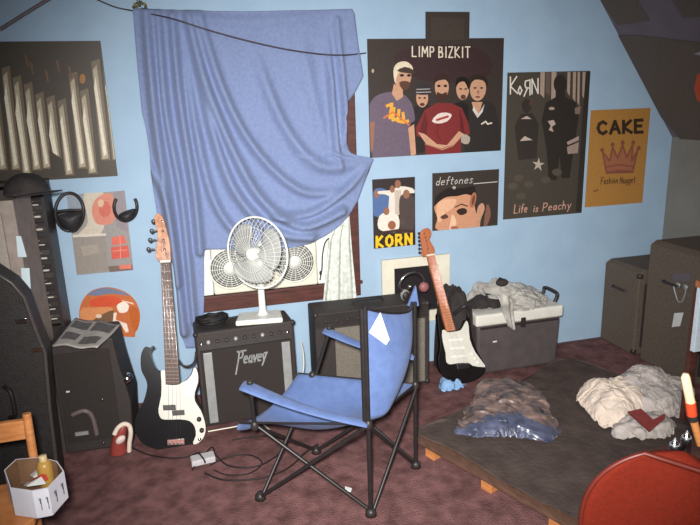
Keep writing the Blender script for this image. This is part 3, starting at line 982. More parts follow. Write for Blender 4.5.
def plate(L, n, px, h0, h1, sm=0):
    pts = [L(x, y) for x, y in px]
    if sm:
        pts = spline(pts, sm, True)
    return MB().prism([p+n*h0 for p in pts], n*(h1-h0), True)


def zz(ox, oy, s, pts):
    return [(ox+x/s, oy+y/s) for x, y in pts]


# bass
L, n, d = lean(2.83, .0, 3.2, 1.13)
t = thing('bass_guitar', L(168, 447), 'black bass guitar with a white pickguard leaning left of the script-logo amplifier', 'guitar')
body = zz(125, 330, 3.75, [(106, 64), (95, 66), (78, 62), (66, 78), (60, 105), (63, 150), (80, 185), (84, 215), (70, 268), (50, 305), (38, 345), (42, 385), (66, 420), (110, 442), (180, 450), (236, 444), (278, 428), (297, 395), (302, 350), (292, 305), (270, 262), (266, 236), (276, 205), (277, 170), (266, 140), (255, 142), (246, 168), (225, 190), (205, 200), (150, 195), (138, 158), (120, 148), (104, 118), (96, 88), (104, 70)])
plate(L, n, body, -.02, .02, 3).build('body', t, M_blackgloss, weld=True, bevel=.006)
pg = zz(125, 330, 3.75, [(136, 153), (150, 151), (157, 170), (158, 203), (200, 203), (212, 196), (232, 186), (250, 166), (258, 143), (265, 141), (273, 160), (274, 195), (262, 232), (263, 265), (284, 298), (299, 340), (302, 375), (292, 404), (275, 420), (260, 425), (256, 416), (266, 392), (262, 360), (242, 338), (205, 332), (150, 333), (132, 322), (127, 292), (137, 245), (138, 190)])
pgd = plate(L, n, pg, .0205, .0235, 2).build('pickguard', t, M_pick)
for q in ((278, 331), (288, 372)):
    x, y = 125+q[0]/3.75, 330+q[1]/3.75
    MB().lathe([(.012, 0), (.011, .016), (0, .016)], L(x, y, .0236), n, 14).build('knob', pgd, M_blackp)
MB().lathe([(.009, 0), (.008, .006), (0, .006)], L(125+280/3.75, 330+406/3.75, .0236), n, 12).build('output_jack', pgd, M_chrome)
for q in ([(143, 279), (190, 277), (192, 297), (145, 298)], [(177, 299), (223, 296), (225, 315), (179, 318)]):
    plate(L, n, zz(125, 330, 3.75, q), .0236, .032).build('pickup', pgd, M_blackp, weld=True, bevel=.003)
bri = plate(L, n, zz(125, 330, 3.75, [(160, 408), (223, 405), (224, 424), (161, 427)]), .0205, .03).build('bridge', t, M((170, 120, 112), .3), weld=True, bevel=.002)
for i in range(4):
    plate(L, n, zz(125, 330, 3.75, [(164+i*15, 418), (172+i*15, 417), (173+i*15, 424), (165+i*15, 425)]), .03, .035).build('bridge_saddle', bri, M_chrome)
nck = plate(L, n, [(161, 262), (170.5, 261.5), (180.3, 383), (166, 384)], .016, .034).build('neck', t, M_rosewood)
for i in range(20):
    f = 1-2**(-(i+1)/12); f /= .70
    if f > 1:
        break
    xa = 161+(166-161)*f; xb = 170.5+(180.3-170.5)*f; y = 262+121.5*f
    MB().prism([L(xa, y-.35, .0342), L(xb, y-.35, .0342), L(xb, y+.35, .0342), L(xa, y+.35, .0342)], n*.0012).build('fret', nck, M((112, 92, 78), .3))
for i in (3, 5, 7, 9, 12, 15):
    f = (1-2**(-(i-.5)/12))/.70
    MB().cyl(L(165.7+(173-165.7)*f, 262+121.5*f, .0342), n, .003, .001, 10).build('fret_marker', nck, M((150, 128, 112)))
hst = plate(L, n, [(161, 262), (171, 261.5), (171, 256), (170.5, 246), (168, 234), (163.5, 219), (159, 214), (154.8, 217.5), (156, 226), (157.8, 232), (157.5, 242), (155.6, 254), (157, 259)], .008, .022, 3).build('headstock', t, M_headwood, weld=True, bevel=.002)
MB().prism([L(160.8, 261.2, .02), L(170.8, 260.6, .02), L(170.8, 262.6, .02), L(160.8, 263.2, .02)], n*.016).build('nut', t, M_cream)
for i, (px_, py_) in enumerate(((153.6, 222), (152, 231.5), (150.4, 240.5), (148.8, 249.8))):
    g = MB().tube([L(px_+6, py_-.4, .012), L(px_+1, py_, .012)], .004, 8).ell(L(px_, py_, .012), (.011, .006, .013), 10, 8)
    pgk = g.build('tuning_peg', hst, M((70, 72, 74), .3, .6))
    MB().cyl(L(160.8+i*.9+1.6, py_+.2, .021), n, .0055, .016, 10).build('tuning_post', hst, M_chrome)
for i in range(4):
    xa, xb = 162+i*2.4, 167.8+i*3.8
    MB().tube([L(161.5+i*.9+1, 224+i*9, .034), L(xa, 262, .0375), L(xb+1, 384, .0405), L(xb+1.6, 330+416/3.75, .037)], .0006, 5).build('string', t, M_chrome)
for q in ((105, 65), (150, 440)):
    MB().ell(L(125+q[0]/3.75, 330+q[1]/3.75, 0), (.008, .008, .008), 8, 6).build('strap_button', t, M_chrome)
MB().tube(spline([L(*q, h) for q, h in (((178, 360), -.03), ((182.5, 366), -.028), ((189, 366.5), -.026), ((194.5, 362), -.026), ((196, 352), -.03))]), .006, 6).build('strap', t, M_jblack)

# electric guitar
L, n, d = lean(2.985, .075, 3.3, .9)
t = thing('electric_guitar', L(452, 384), 'black electric guitar with a white pickguard leaning between the folding chair and the cooler', 'guitar')
S = (400, 220, 2.92)
body = zz(*S, [(106, 282), (113, 274), (120, 296), (132, 320), (155, 324), (172, 318), (180, 290), (191, 278), (202, 298), (207, 340), (222, 382), (244, 424), (242, 446), (218, 466), (175, 478), (138, 468), (116, 442), (108, 408), (114, 370), (111, 330)])
plate(L, n, body, -.02, .02, 3).build('body', t, M_blackgloss, weld=True, bevel=.006)
pg = zz(*S, [(119, 322), (131, 324), (134, 328), (155, 326), (172, 322), (181, 308), (190, 294), (196, 312), (199, 348), (215, 386), (243, 424), (237, 429), (207, 425), (196, 417), (162, 418), (143, 421), (131, 414), (129, 388), (121, 356)])
pgd = plate(L, n, pg, .0205, .0235, 2).build('pickguard', t, M_pick)
for k, y in enumerate((352, 375, 398)):
    plate(L, n, zz(*S, [(138+k*3, y-4+k), (178+k*4, y-7+k), (179+k*4, y+k), (139+k*3, y+3+k)]), .0236, .03).build('pickup', pgd, M_white, weld=True, bevel=.002)
for q in ((205, 392), (213, 405), (222, 416)):
    MB().lathe([(.010, 0), (.008, .014), (0, .014)], L(S[0]+q[0]/S[2], S[1]+q[1]/S[2], .0236), n, 14).build('knob', pgd, M_white)
bri = plate(L, n, zz(*S, [(160, 420), (196, 417), (198, 432), (163, 436)]), .0205, .028).build('bridge', t, M_chrome, weld=True, bevel=.002)
nck = plate(L, n, zz(*S, [(74, 106), (95, 102), (156, 322), (130, 326)]), .012, .03).build('neck', t, M_maple)
A0, A1, B0, B1 = (74, 106), (130, 326), (95, 102), (156, 322)
for i in range(21):
    f = (1-2**(-(i+1)/12))/.715
    if f > 1:
        break
    q = zz(*S, [(A0[0]+(A1[0]-A0[0])*f, A0[1]+(A1[1]-A0[1])*f), (B0[0]+(B1[0]-B0[0])*f, B0[1]+(B1[1]-B0[1])*f)])
    MB().prism([L(q[0][0], q[0][1]-.2, .0302), L(q[1][0], q[1][1]-.2, .0302), L(q[1][0], q[1][1]+.2, .0302), L(q[0][0], q[0][1]+.2, .0302)], n*.001).build('fret', nck, M((200, 160, 120), .3))
for i in (3, 5, 7, 9, 12, 15, 17):
    f = (1-2**(-(i-.5)/12))/.715
    q = zz(*S, [((A0[0]+B0[0])/2+((A1[0]+B1[0])-(A0[0]+B0[0]))/2*f, (A0[1]+B0[1])/2+((A1[1]+B1[1])-(A0[1]+B0[1]))/2*f)])[0]
    MB().cyl(L(q[0], q[1], .0302), n, .003, .001, 10).build('fret_marker', nck, M((90, 60, 44)))
hst = plate(L, n, zz(*S, [(74, 107), (66, 108), (60, 98), (62, 84), (58, 62), (56, 42), (64, 29), (78, 25), (88, 34), (87, 50), (83, 58), (91, 72), (98, 88), (95, 102)]), .004, .018, 3).build('headstock', t, M_maple, weld=True, bevel=.002)
MB().prism([L(*q, .016) for q in zz(*S, [(73, 104), (95, 100), (96, 104), (74, 108)])], n*.016).build('nut', t, M_cream)
for i in range(6):
    x, y = 53.5+i*.4, 40+i*11.2
    q, q2 = zz(*S, [(x, y), (x+13, y+1)])
    MB().tube([L(q2[0], q2[1], .01), L(q[0]+.5, q[1], .01)], .003, 8).ell(L(q[0], q[1], .01), (.0085, .005, .0085), 10, 8).build('tuning_peg', hst, M_blackp)
    MB().cyl(L(*zz(*S, [(x+13+i*2, y+1)])[0], .017), n, .0035, .01, 8).build('tuning_post', hst, M_chrome)
    s0, s1, s2 = zz(*S, [(77+i*3.2, 106-i*.6), (135+i*3.6, 324-i*.6), (168+i*5, 424-i*.6)])
    MB().tube([L(*zz(*S, [(x+13+i*2, y+1)])[0], .026), L(*s0, .0325), L(*s1, .034), L(*s2, .032)], .0005, 5).build('string', t, M_chrome)

# ================================================================== FOLDING CHAIR
FN, BN, BF = V((.15, 2.27, 0)), V((.568, 2.03, 0)), V((.86, 2.29, 0))       # feet: front near, back near, back far
FF = V((.45, 2.545, 0))
SZ = .405
t = thing('camp_chair', (FN+BN+BF+FF)/4, 'blue folding canvas chair with black legs in the middle of the carpet', 'chair')
Z = V((0, 0, 1))
fwd = (FN-BN).normalized()
r_ = .0095
for a0, a1 in ((BN, BN+Z*.885), (BF, BF+Z*.79)):
    MB().tube([a0+Z*.012, a1], r_, 10).build('back_post', t, M_tube)
armF = [FN+V((-.005, .0, .535)), FF+V((.09, .0, .62))]
for a0, a1 in ((FN+Z*.33, armF[0]-Z*.01), (FF+Z*.36, armF[1]-Z*.01)):
    MB().tube([a0, a1], r_*.9, 10).build('arm_post', t, M_tube)
sFN, sFF, sBN, sBF = FN+Z*.345, FF+Z*.40, BN+Z*SZ, BF+Z*SZ
for a0, a1 in ((FN, sBN), (BN, sFN), (FN, sFF), (FF, sFN), (BN, sBF), (BF, sBN), (BF, sFF), (FF, sBF)):
    dd = (a1-a0).normalized(); side = dd.cross(Z).normalized()*.008
    MB().tube([a0+side+Z*.012, a1+side], r_*.85, 10).build('leg', t, M_tube)
for q in (FN, BN, BF, FF):
    MB().lathe([(0, 0), (.024, 0), (.022, .02), (.012, .032), (0, .032)], q, (0, 0, 1), 14).build('foot', t, M_blackp)
for q in (sBN, sBF, sFN, sFF):
    MB().ell(q, (.017, .017, .024), 12, 8).build('joint', t, M_blackp)


def seat(u, v):                     # u: front to back, v: near to far
    p = (sFN*(1-v)+sFF*v)*(1-u)+(sBN*(1-v)+sBF*v)*u
    sag = 16*u*(1-u)*v*(1-v)
    dip = .075*sag+.05*(1-u)**2*4*v*(1-v)+.04*4*u*(1-u)*(1-abs(2*v-1))*.4
    pk = .012*math.sin(9*v+5*u)*sag
    out = fwd*(.07*(1-u)**2)
    return p+out+Z*(-dip+pk+.006)


MB().grid(seat, 28, 28).build('seat', t, M_camp, solid=.004)
hem = MB()
for e in ([seat(k/20, 0) for k in range(21)], [seat(k/20, 1) for k in range(21)], [seat(1, k/20) for k in range(21)]):
    hem.tube(e, .005, 6)
hem.build('seat_hem', t, M_tube)
fl = MB().grid(lambda u, v: seat(0, u*.9)+fwd*(.012*v)-Z*(.035*v*(1+.4*math.sin(6*u))), 20, 4)
fl.build('seat_flap', t, M_camp, solid=.003)


def back(u, v):                     # u near to far, v bottom to top
    lo = (BN+Z*(SZ+.015))*(1-.42*u)+(BF+Z*(SZ+.05))*(.42*u)
    hi = (BN+Z*.88)*(1-u)+(BF+Z*.785)*u
    p = lo*(1-v)+hi*v
    bulge = 4*u*(1-u)*(.05+.09*(1-v)*v*2)
    return p-fwd*(bulge)+fwd*.012+Z*(-.03*4*u*(1-u)*v)-fwd*.012*math.sin(7*u+3*v)*u*(1-u)*2


MB().grid(back, 26, 26).build('backrest', t, M_camp, solid=.004)
hem = MB()
hem.tube([back(k/20, 1)+Z*.002 for k in range(21)], .006, 6).tube([back(0, k/20) for k in range(21)], .011, 8).tube([back(1, k/20) for k in range(21)], .007, 8)
hem.build('backrest_hem', t, M_tube)

def arm(a0, a1, w0, w1):
    dd = (a1-a0); sd = dd.cross(Z).normalized()

    def f(u, v):
        w = w0+(w1-w0)*(u**2)
        return a0+dd*u+sd*(v-.5)*w+Z*(-.02*math.sin(PI*u)-.010*abs(2*v-1)**2)
    return MB().grid(f, 20, 8)


arm(BN+Z*.415+fwd*.0, armF[0]+fwd*.03, .05, .085).build('armrest', t, M_camp, solid=.006)
arm(BF+Z*.545, armF[1]+fwd*.02, .05, .07).build('armrest', t, M_camp, solid=.006)
for q in armF:
    MB().lathe([(0, .0), (.014, 0), (.012, .012), (0, .014)], q, (0, 0, 1), 12).build('arm_cap', t, M_blackp)
# carry strap on the far corner
MB().prism([P(408, 306, 2.3), P(416, 286, 2.3), P(419, 306, 2.3)], (0, .012, 0)).build('corner_flap', t, M_camp)

# white paper on the chair back
pq = [(380, 311.5), (388.5, 338), (384, 344.5), (369, 331)]
bp_ = V((.70, 2.12, .8)); bn_ = V((-.55, -.83, .0)).normalized()
pts = []
for q in pq:
    # seat each corner just proud of the canvas
    best = None
    for iu in range(-2, 23):
        for iv in range(0, 21):
            w3 = back(max(0, iu/20), iv/20)
            e = (ray(*q)*((w3-OR).dot(ray(*q))/ray(*q).length_squared)+OR-w3).length
            if best is None or e < best[0]:
                best = (e, w3)
    pts.append(best[1]+(OR-best[1]).normalized()*.014)
one(MB().prism(pts, (pts[1]-pts[0]).cross(pts[3]-pts[0]).normalized()*.0015), 'paper', 'white kite-shaped paper stuck on the back of the blue folding chair', 'paper', M_whitep)

# ================================================================== SOFT HEAPS
def heap(foot, h, seed, z=0.0, fold=.35, freq=9, rings=26, seg=84, peak=None, sq=2.4, warp=1.6):
    """a crumpled cloth mound over a footprint (list of world points); folds come from ridged noise"""
    fp = spline([V((p[0], p[1], 0)) for p in foot], 8, True)
    c = sum(fp, V())/len(fp)
    pk = V((peak[0], peak[1], 0)) if peak else c
    k = len(fp)
    ring = [fp[int(i*k/seg) % k] for i in range(seg)]
    o = V((seed*7.3, seed*3.1, seed))

    def rid(p):
        q = p*freq
        q = q+V((noise.noise(q*.5+o), noise.noise(q*.5+o+V((9, 2, 1))), 0))*warp
        a = 1-abs(noise.noise(q+o))*2
        b_ = 1-abs(noise.noise(q*2.1+o*2))*2
        return .65*a+.35*b_
    vs = []; fs = []
    for j in range(rings+1):
        s = 1-j/rings
        for i in range(seg):
            p = pk+(ring[i]-pk)*s
            prof = max(0, 1-s**sq)**.6
            e = min(1, (1-s)*6)
            hh = h*prof*(1+fold*rid(p)) + h*.10*e*rid(p*1.7)
            nn = noise.noise(p*freq*.6+o)*.018*s
            pp = p+(ring[i]-pk).normalized()*nn
            vs.append((pp.x, pp.y, z+max(.002, hh) if j else z+.001))
    for j in range(rings):
        for i in range(seg):
            fs.append((j*seg+i, j*seg+(i+1) % seg, (j+1)*seg+(i+1) % seg, (j+1)*seg+i))
    b = MB().add(vs, fs, True)
    return b


def crumple(foot, core, seed, z=0.0, slack=1.35, n=54, steps=46, bend=.12, peaks=(), lift=.006, bumps=0):
    """cloth relaxed over a footprint: more cloth than floor, so it buckles into real folds"""
    fp = spline([V((p[0], p[1], 0)) for p in foot], 10, True)
    c = sum(fp, V())/len(fp)
    ang = np.array([math.atan2(p.y-c.y, p.x-c.x) for p in fp])
    rad = np.array([math.hypot(p.x-c.x, p.y-c.y) for p in fp])
    o_ = np.argsort(ang)
    g = np.linspace(-1, 1, n)
    U, W = np.meshgrid(g, g, indexing='ij')
    xx = U*np.sqrt(1-W*W/2); yy = W*np.sqrt(1-U*U/2)
    r = np.hypot(xx, yy); th = np.arctan2(yy, xx)
    R_ = np.interp(th.ravel(), ang[o_], rad[o_], period=2*PI).reshape(th.shape)
    X = np.stack([c.x+r*R_*np.cos(th), c.y+r*R_*np.sin(th), np.zeros_like(r)], -1)
    flat = X.copy()
    rng = np.random.RandomState(seed)
    size = rad.mean()
    wv = [(rng.uniform(0, 2*PI), rng.uniform(3, 8)/size, rng.uniform(0, 6)) for _ in range(9)]

    def ground(P_):
        h = np.full(P_.shape[:2], z+.002)
        d = np.clip(1-(np.hypot(P_[..., 0]-c.x, P_[..., 1]-c.y)/np.maximum(R_, 1e-3))**2, 0, 1)
        if not peaks:
            h = h+core*d**.8
        rough_ = sum(np.abs(np.sin(f_*(math.cos(q_)*P_[..., 0]+math.sin(q_)*P_[..., 1])+o2)) for q_, f_, o2 in wv)/9
        h = h+bumps*(rough_-.3)*np.minimum(1, d*3)
        for (px_, py_, ph, pr) in peaks:
            h = h+ph*np.exp(-(((P_[..., 0]-px_)**2+(P_[..., 1]-py_)**2)/pr**2))*np.minimum(1, d*4)
        return h
    X[..., 2] = ground(X)+.01
    for k in range(14):
        a_ = rng.uniform(0, 2*PI); f = rng.uniform(2, 9)/size
        X[..., 2] += .012*np.sin(f*(math.cos(a_)*X[..., 0]+math.sin(a_)*X[..., 1])+rng.uniform(0, 6))
    X[..., 2] = np.maximum(X[..., 2], z+.004)
    edge = np.zeros((n, n), bool); edge[0] = edge[-1] = True; edge[:, 0] = edge[:, -1] = True
    eb = np.where(edge, 0., 1.)
    ez = z+lift+.010*np.abs(np.sin(th*9+seed)*np.sin(th*4.3))
    X[..., 2] = np.where(edge, ez, X[..., 2])
    var = 1+(slack-1)*(.55+.9*rng.rand(n, n))
    groups = []
    for di, dj, st in ((1, 0, 1.), (0, 1, 1.), (1, 1, .5), (1, -1, .5), (2, 0, bend), (0, 2, bend)):
        I, J = np.meshgrid(np.arange(n), np.arange(n), indexing='ij')
        ok = (I+di < n) & (J+dj < n) & (J+dj >= 0)
        if di:
            par = (I//di) % 2
        else:
            par = (J//dj) % 2
        for q in (0, 1):
            mk = ok & (par == q)
            i1 = (I[mk], J[mk]); i2 = (I[mk]+di, J[mk]+dj)
            L0 = np.linalg.norm(flat[i1]-flat[i2], axis=-1)*var[i1]
            groups.append((i1, i2, L0, st))
    Vv = np.zeros_like(X)
    for stp in range(steps):
        old = X.copy()
        Vv[..., 2] -= .0016
        X = X+Vv*eb[..., None]
        for it in range(9):
            for i1, i2, L0, st in groups:
                dlt = X[i2]-X[i1]
                ln = np.linalg.norm(dlt, axis=-1)+1e-9
                w1 = eb[i1]; w2 = eb[i2]
                ws = np.maximum(w1+w2, 1e-9)
                cor = dlt*((ln-L0)/ln*st/ws)[:, None]
                X[i1] += cor*w1[:, None]; X[i2] -= cor*w2[:, None]
        gr = ground(X)
        hit = X[..., 2] < gr
        X[..., 2] = np.where(hit & ~edge, gr, X[..., 2])
        fr_ = np.where(hit, .25, 1)[..., None]
        X[..., :2] = old[..., :2]+(X[..., :2]-old[..., :2])*fr_
        Vv = (X-old)*.82
    vs = [tuple(p) for p in X.reshape(-1, 3)]
    return MB().add(vs, [(i*n+j, i*n+j+1, (i+1)*n+j+1, (i+1)*n+j) for i in range(n-1) for j in range(n-1)], True)


# ================================================================== COOLER AND THE CLOTHES ON IT
CX0, CX1, CY0, CY1 = 1.540, 2.10, 3.06, 3.335
ZL = .315
t = thing('cooler', ((CX0+CX1)/2, (CY0+CY1)/2, 0), 'dark cool box with a white lid against the blue wall', 'cooler')
b = MB()
vs = []
for z, s in ((0.004, .965), (ZL, 1)):
    for x, y in ((CX0, CY0), (CX1, CY0), (CX1, CY1), (CX0, CY1)):
        vs.append((((CX0+CX1)/2)+(x-(CX0+CX1)/2)*s, ((CY0+CY1)/2)+(y-(CY0+CY1)/2)*s, z))
b.add(vs, [(3, 2, 1, 0), (4, 5, 6, 7), (0, 1, 5, 4), (1, 2, 6, 5), (2, 3, 7, 6), (3, 0, 4, 7)])
b.build('body', t, M_cooler, bevel=.018)
MB().box(CX0-.012, CX1+.01, CY0-.012, CY1+.004, ZL+.002, ZL+.075).build('lid', t, M_lid, bevel=.014)
MB().box(CX0+.02, CX1-.02, CY0-.002, CY0+.004, ZL-.02, ZL-.008).build('lid_gasket', t, M_blackp)
MB().box(1.645, 1.672, CY0+.0, CY0+.006, .205, .214).build('badge', t, M_whitep)
MB().box(1.82, 1.85, CY0-.02, CY0-.008, ZL-.03, ZL+.03).build('latch', t, M_blackp, bevel=.003)
hx = CX1-.02
h = MB().tube(spline([V((hx, 3.13, ZL+.04)), V((hx+.03, 3.13, ZL+.10)), V((hx+.032, 3.14, ZL+.128)), V((hx+.03, 3.26, ZL+.128)), V((hx+.028, 3.27, ZL+.10)), V((hx, 3.27, ZL+.04))], 5), .011, 8)
h.build('handle', t, M_blackp)
LT = ZL+.077
foot = [G(x, y, LT) for x, y in ((462, 302), (476, 307), (500, 305), (520, 311), (543, 306), (546, 299), (532, 293), (505, 290), (478, 290))]
for p_ in foot:
    p_.y = min(p_.y, D-.03)
q1, q2, q3 = G(492, 296, LT), G(520, 300, LT), G(474, 298, LT)
b = crumple(foot, .05, 3, LT, 1.8, n=66, bend=.03, bumps=.08, peaks=((q1.x, q1.y, .10, .13), (q2.x, q2.y, .05, .10), (q3.x, q3.y, .07, .07)))


def sleeve(u, v):
    q = spline([P(503, 296, 3.02), P(506, 302, 3.0), P(508, 312, 3.022), P(512, 328, 3.026)], 8)
    i = u*(len(q)-1); k = int(min(i, len(q)-2)); c = q[k]+(q[k+1]-q[k])*(i-k)
    w = .055*(1-.55*u)
    return c+V((w*(v-.5)*2*.9, -.012*math.sin(PI*v)-.006*math.sin(11*v+5*u), .01*math.sin(8*u+4*v)))


b.grid(sleeve, 20, 14)
one(b, 'jacket', 'crumpled pale grey jacket on the white cooler lid, one sleeve hanging over', 'jacket', M_jacket, base=G(505, 300, LT), sub=1, solid=.003)
foot = [G(x, y, LT) for x, y in ((468, 309), (484, 310), (500, 308), (503, 303), (496, 299), (478, 300), (466, 303))]
one(crumple(foot, .065, 5, LT, 1.3, n=40), 'cap', 'black cloth cap lying on the near left part of the grey jacket', 'cap', M_jblack, sub=1)
q0 = P(502, 280.5, 3.2)
T2 = Matrix.Translation(q0)
t = thing('small_bag', None, 'small black pouch perched on top of the grey jacket', 'pouch', T=T2)
MB(T2).ell((0, 0, -.012), (.04, .03, .024), 16, 8).build('pouch', t, M_jblack)
MB(T2).tube([(-.025, 0, .006), (-.018, 0, .02), (.0, 0, .012)], .004, 6).build('loop', t, M_jblack)
# black bag between guitar and cooler
foot = [(1.37, 3.31), (1.37, 3.16), (1.42, 3.06), (1.5, 3.06), (1.525, 3.16), (1.525, 3.32), (1.45, 3.34)]
t = thing('backpack', (1.42, 3.2, 0), 'slumped black bag behind the neck of the electric guitar, left of the cooler', 'bag')
heap(foot, .47, 8, 0, .10, 7, peak=(1.46, 3.22), sq=4).build('body', t, M_jblack)
MB().tube(spline([V((1.41, 3.1, .40)), V((1.45, 3.05, .46)), V((1.5, 3.08, .43)), V((1.52, 3.1, .33))], 6), .012, 8).build('strap', t, M_blackp)
foot = [G(x, y) for x, y in ((440, 389), (446, 392), (462, 389), (463, 382), (452, 379), (442, 381))]
one(crumple(foot, .055, 12, 0, 1.6, n=40, bend=.05, bumps=.05), 'cloth', 'pale blue rag on the floor under the electric guitar', 'cloth', M_lightblue)

# ================================================================== DARK SPEAKERS AT RIGHT
def speaker(name, x0, x1, y0, y1, h, label, rz=0, ch=.04):
    c = ((x0+x1)/2, (y0+y1)/2, .003)
    T = fr(c, rz)
    t = thing(name, None, label, 'speaker', T=T)
    w, dp = (x1-x0)/2, (y1-y0)/2
    MB(T).prism([(-w, -dp, 0), (w, -dp, 0), (w, -dp, h-ch*.6), (w-ch, -dp, h), (-w+ch, -dp, h), (-w, -dp, h-ch*.6)], (0, 2*dp, 0)).build('cabinet', t, M_spk, weld=True, bevel=.008)
    MB(T).box(-w+.04, w-.04, -dp-.012, -dp-.001, .05, h-.09).build('speaker_grille', t, M_grilleb, bevel=.004)
    MB(T).box(-.05, .05, -dp-.016, -dp-.012, h-.15, h-.13).build('badge', t, M_blackp)
    MB(T).tube([(-w-.001, -.06, h*.72), (-w-.02, -.055, h*.72), (-w-.02, .055, h*.72), (-w-.001, .06, h*.72)], .007, 8).build('handle', t, M_blackp)
    for sx in (-1, 1):
        for z in (.02, h-.04):
            MB(T).ell((sx*(w-.012), -dp+.012, z), (.02, .02, .02), 10, 8).build('corner', t, M_blackp)
    for sx in (-1, 1):
        for sy in (-1, 1):
            MB(T).cyl((sx*(w-.05), sy*(dp-.05), -.003), (0, 0, 1), .015, .004, 10).build('foot', t, M_rubber)
    return t, T


s1, TS1 = speaker('speaker', 2.612, 2.99, 3.02, 3.345, .56, 'black speaker against the blue wall, the left one of the two at right')
s2, TS2 = speaker('speaker', 2.615, 3.04, 2.56, 2.96, .765, 'taller black speaker at the right edge of the photo')
# hardware and a painted glint on the taller speaker, seen from the left
XF = 2.615


def side(px, py, h=0):
    return PL(px, py, V((XF, 0, 0)), V((1, 0, 0)))-V((h, 0, 0))


MB().tube(spline([side(*q, .012) for q in ((675, 284), (677, 293), (680, 301), (684, 301), (687, 293), (688, 287))], 6), .004, 6).build('cable_loop', s2, M_grey)
for q in ((679, 285), (686.5, 287)):
    MB().cyl(side(*q), (-1, 0, 0), .016, .012, 14).build('jack', s2, M_grey)
MB().prism([side(*q, .002) for q in ((675, 313), (684, 312.5), (680.5, 326), (672.5, 327))], (-.003, 0, 0)).build('flash_glint', s2, M_whitep)  # reflection of the flash, painted as a thin white patch
MB().prism([side(*q, .002) for q in ((672.5, 274), (691, 273), (691, 281), (675, 282))], (-.003, 0, 0)).build('plate', s2, M((96, 90, 98)))

# pale board and a small crate of cans near the right edge
b = MB().use(M((206, 222, 232))).prism([P(697, 293, 2.1), P(760, 290, 2.1), P(752, 356, 2.1), P(692.5, 352, 2.1)], (0, .02, 0))
pb = P(692.5, 352, 2.1)
t = thing('board', pb, 'pale blue board standing at the right edge beside the taller speaker', 'board')
lo, hi = P(697.5, 352, 2.1), P(697.5, 289, 2.1)
bx0, bx1 = (lo.x+hi.x)/2, (lo.x+hi.x)/2+.34
MB().box(bx0, bx1, 2.10, 2.125, lo.z, hi.z).build('panel', t, M((206, 222, 232)), bevel=.003)
for x in (bx0+.03, bx1-.03):
    MB().box(x-.015, x+.015, 2.127, 2.155, .09, hi.z-.02).build('leg', t, M_wood)
MB().box(bx0-.004, bx1, 2.095, 2.13, hi.z+.001, hi.z+.03).build('top_rail', t, M((176, 110, 78)))

# crate with cans and a stick, behind the red chair
cx, cy = P(671, 440, 1.13).x, 1.26
zt = P(682, 452, 1.2).z
t = thing('crate', (cx+.2, cy, 0), 'dark wooden crate behind the red chair', 'crate')
MB().box(cx, cx+.26, 1.155, 1.235, 0, zt-.012).build('body', t, M_blackp, bevel=.004)
MB().box(cx-.004, cx+.264, 1.15, 1.24, zt-.012, zt).build('top_board', t, M((64, 44, 42)), bevel=.002)


def can(px, py, y, label):
    q = P(px, py, y)
    t = thing('can', (q.x, y, zt+.001), label, 'can')
    MB().lathe([(0, 0), (.012, 0), (.014, .004), (.014, .044), (.012, .05), (0, .07)], (q.x, y, zt+.001), (0, 0, 1), 20).build('body', t, M_chrome)
    MB().lathe([(.0125, .0505), (.0125, .053), (.010, .053), (.010, .0515), (0, .0715)], (q.x, y, zt+.001), (0, 0, 1), 20).build('lid', t, M_grey)


can(676, 432, 1.17, 'small silver tin behind the top of the red chair, left of the other tin')
can(687, 434, 1.19, 'small silver tin at the foot of the upright wooden stick')
ax = [P(697.5, 467, 1.2), P(693.5, 420, 1.205), P(692, 415, 1.206), P(690.5, 402, 1.208), P(685.5, 377, 1.213)]
ax[0].z = zt+.012
t = thing('stick', ax[0]-Z*.012, 'pale wooden stick with red and black bands standing upright at right', 'stick')
MB().tube([ax[0], ax[1]], [.0098, .0105], 14).build('handle', t, M_oak)
MB().tube([ax[1], ax[2]], .0132, 14).build('black_band', t, M_blackp)
MB().tube([ax[2], ax[3]], .0136, 14).build('red_band', t, M((216, 78, 44)))
MB().tube([ax[3], ax[4], ax[4]+(ax[4]-ax[3]).normalized()*.012+V((.004, 0, -.002))], [.0122, .0115, .007], 14).build('tip', t, M((240, 216, 172)))

# ================================================================== RED CHAIR IN THE FOREGROUND
RT_ = OR+ray(684, 451)*1.32                  # top of the back
TR = fr((0, 0, 0), -.98+PI)
off = TR @ V((0, -.2, 0))
RC = V((RT_.x-off.x, RT_.y-off.y, 0))
TR = fr(RC, -.98+PI)
t = thing('office_chair', None, 'red orange upholstered chair with a rounded back in the near right corner', 'chair', T=TR)
# local frame: x across, the back at -y, the seat towards +y
BW, BZ0, BZ1 = .175, RT_.z-.40, RT_.z


def shell(side):
    def f(u, v):
        a = (u-.5)*2
        z = BZ0+(BZ1-BZ0)*v
        k = max(0, 1-abs(2*v-1)**2.3)**.5
        x = a*BW*k
        dep = .035*(max(0, 1-abs(a)**3)*max(0, 1-abs(2*v-1)**4))**.5
        return V((x, -.20+.10*a*a*k+side*dep, z))
    return f


MB(TR).grid(shell(1), 32, 32).grid(shell(-1), 32, 32).build('backrest', t, M_orange, weld=True)
pp = MB(TR)
pts = [shell(0)(0, k/60) for k in range(2, 59)]+[shell(0)(1, k/60) for k in range(58, 1, -1)]
pp.tube(pts, .006, 8, True)
pp.build('piping', t, M((84, 27, 18)))


def cushion(u, v):
    a, c = 2*u-1, 2*v-1
    k = 1
    rr = max(abs(a), abs(c))
    an = math.atan2(c, a) if (a or c) else 0
    s = (abs(math.cos(an))**4+abs(math.sin(an))**4)**-.25
    x, y = .235*rr*math.cos(an)*s, .225*rr*math.sin(an)*s
    return V((x, y+.05, .45+.045*max(0, 1-rr**5)**.5))


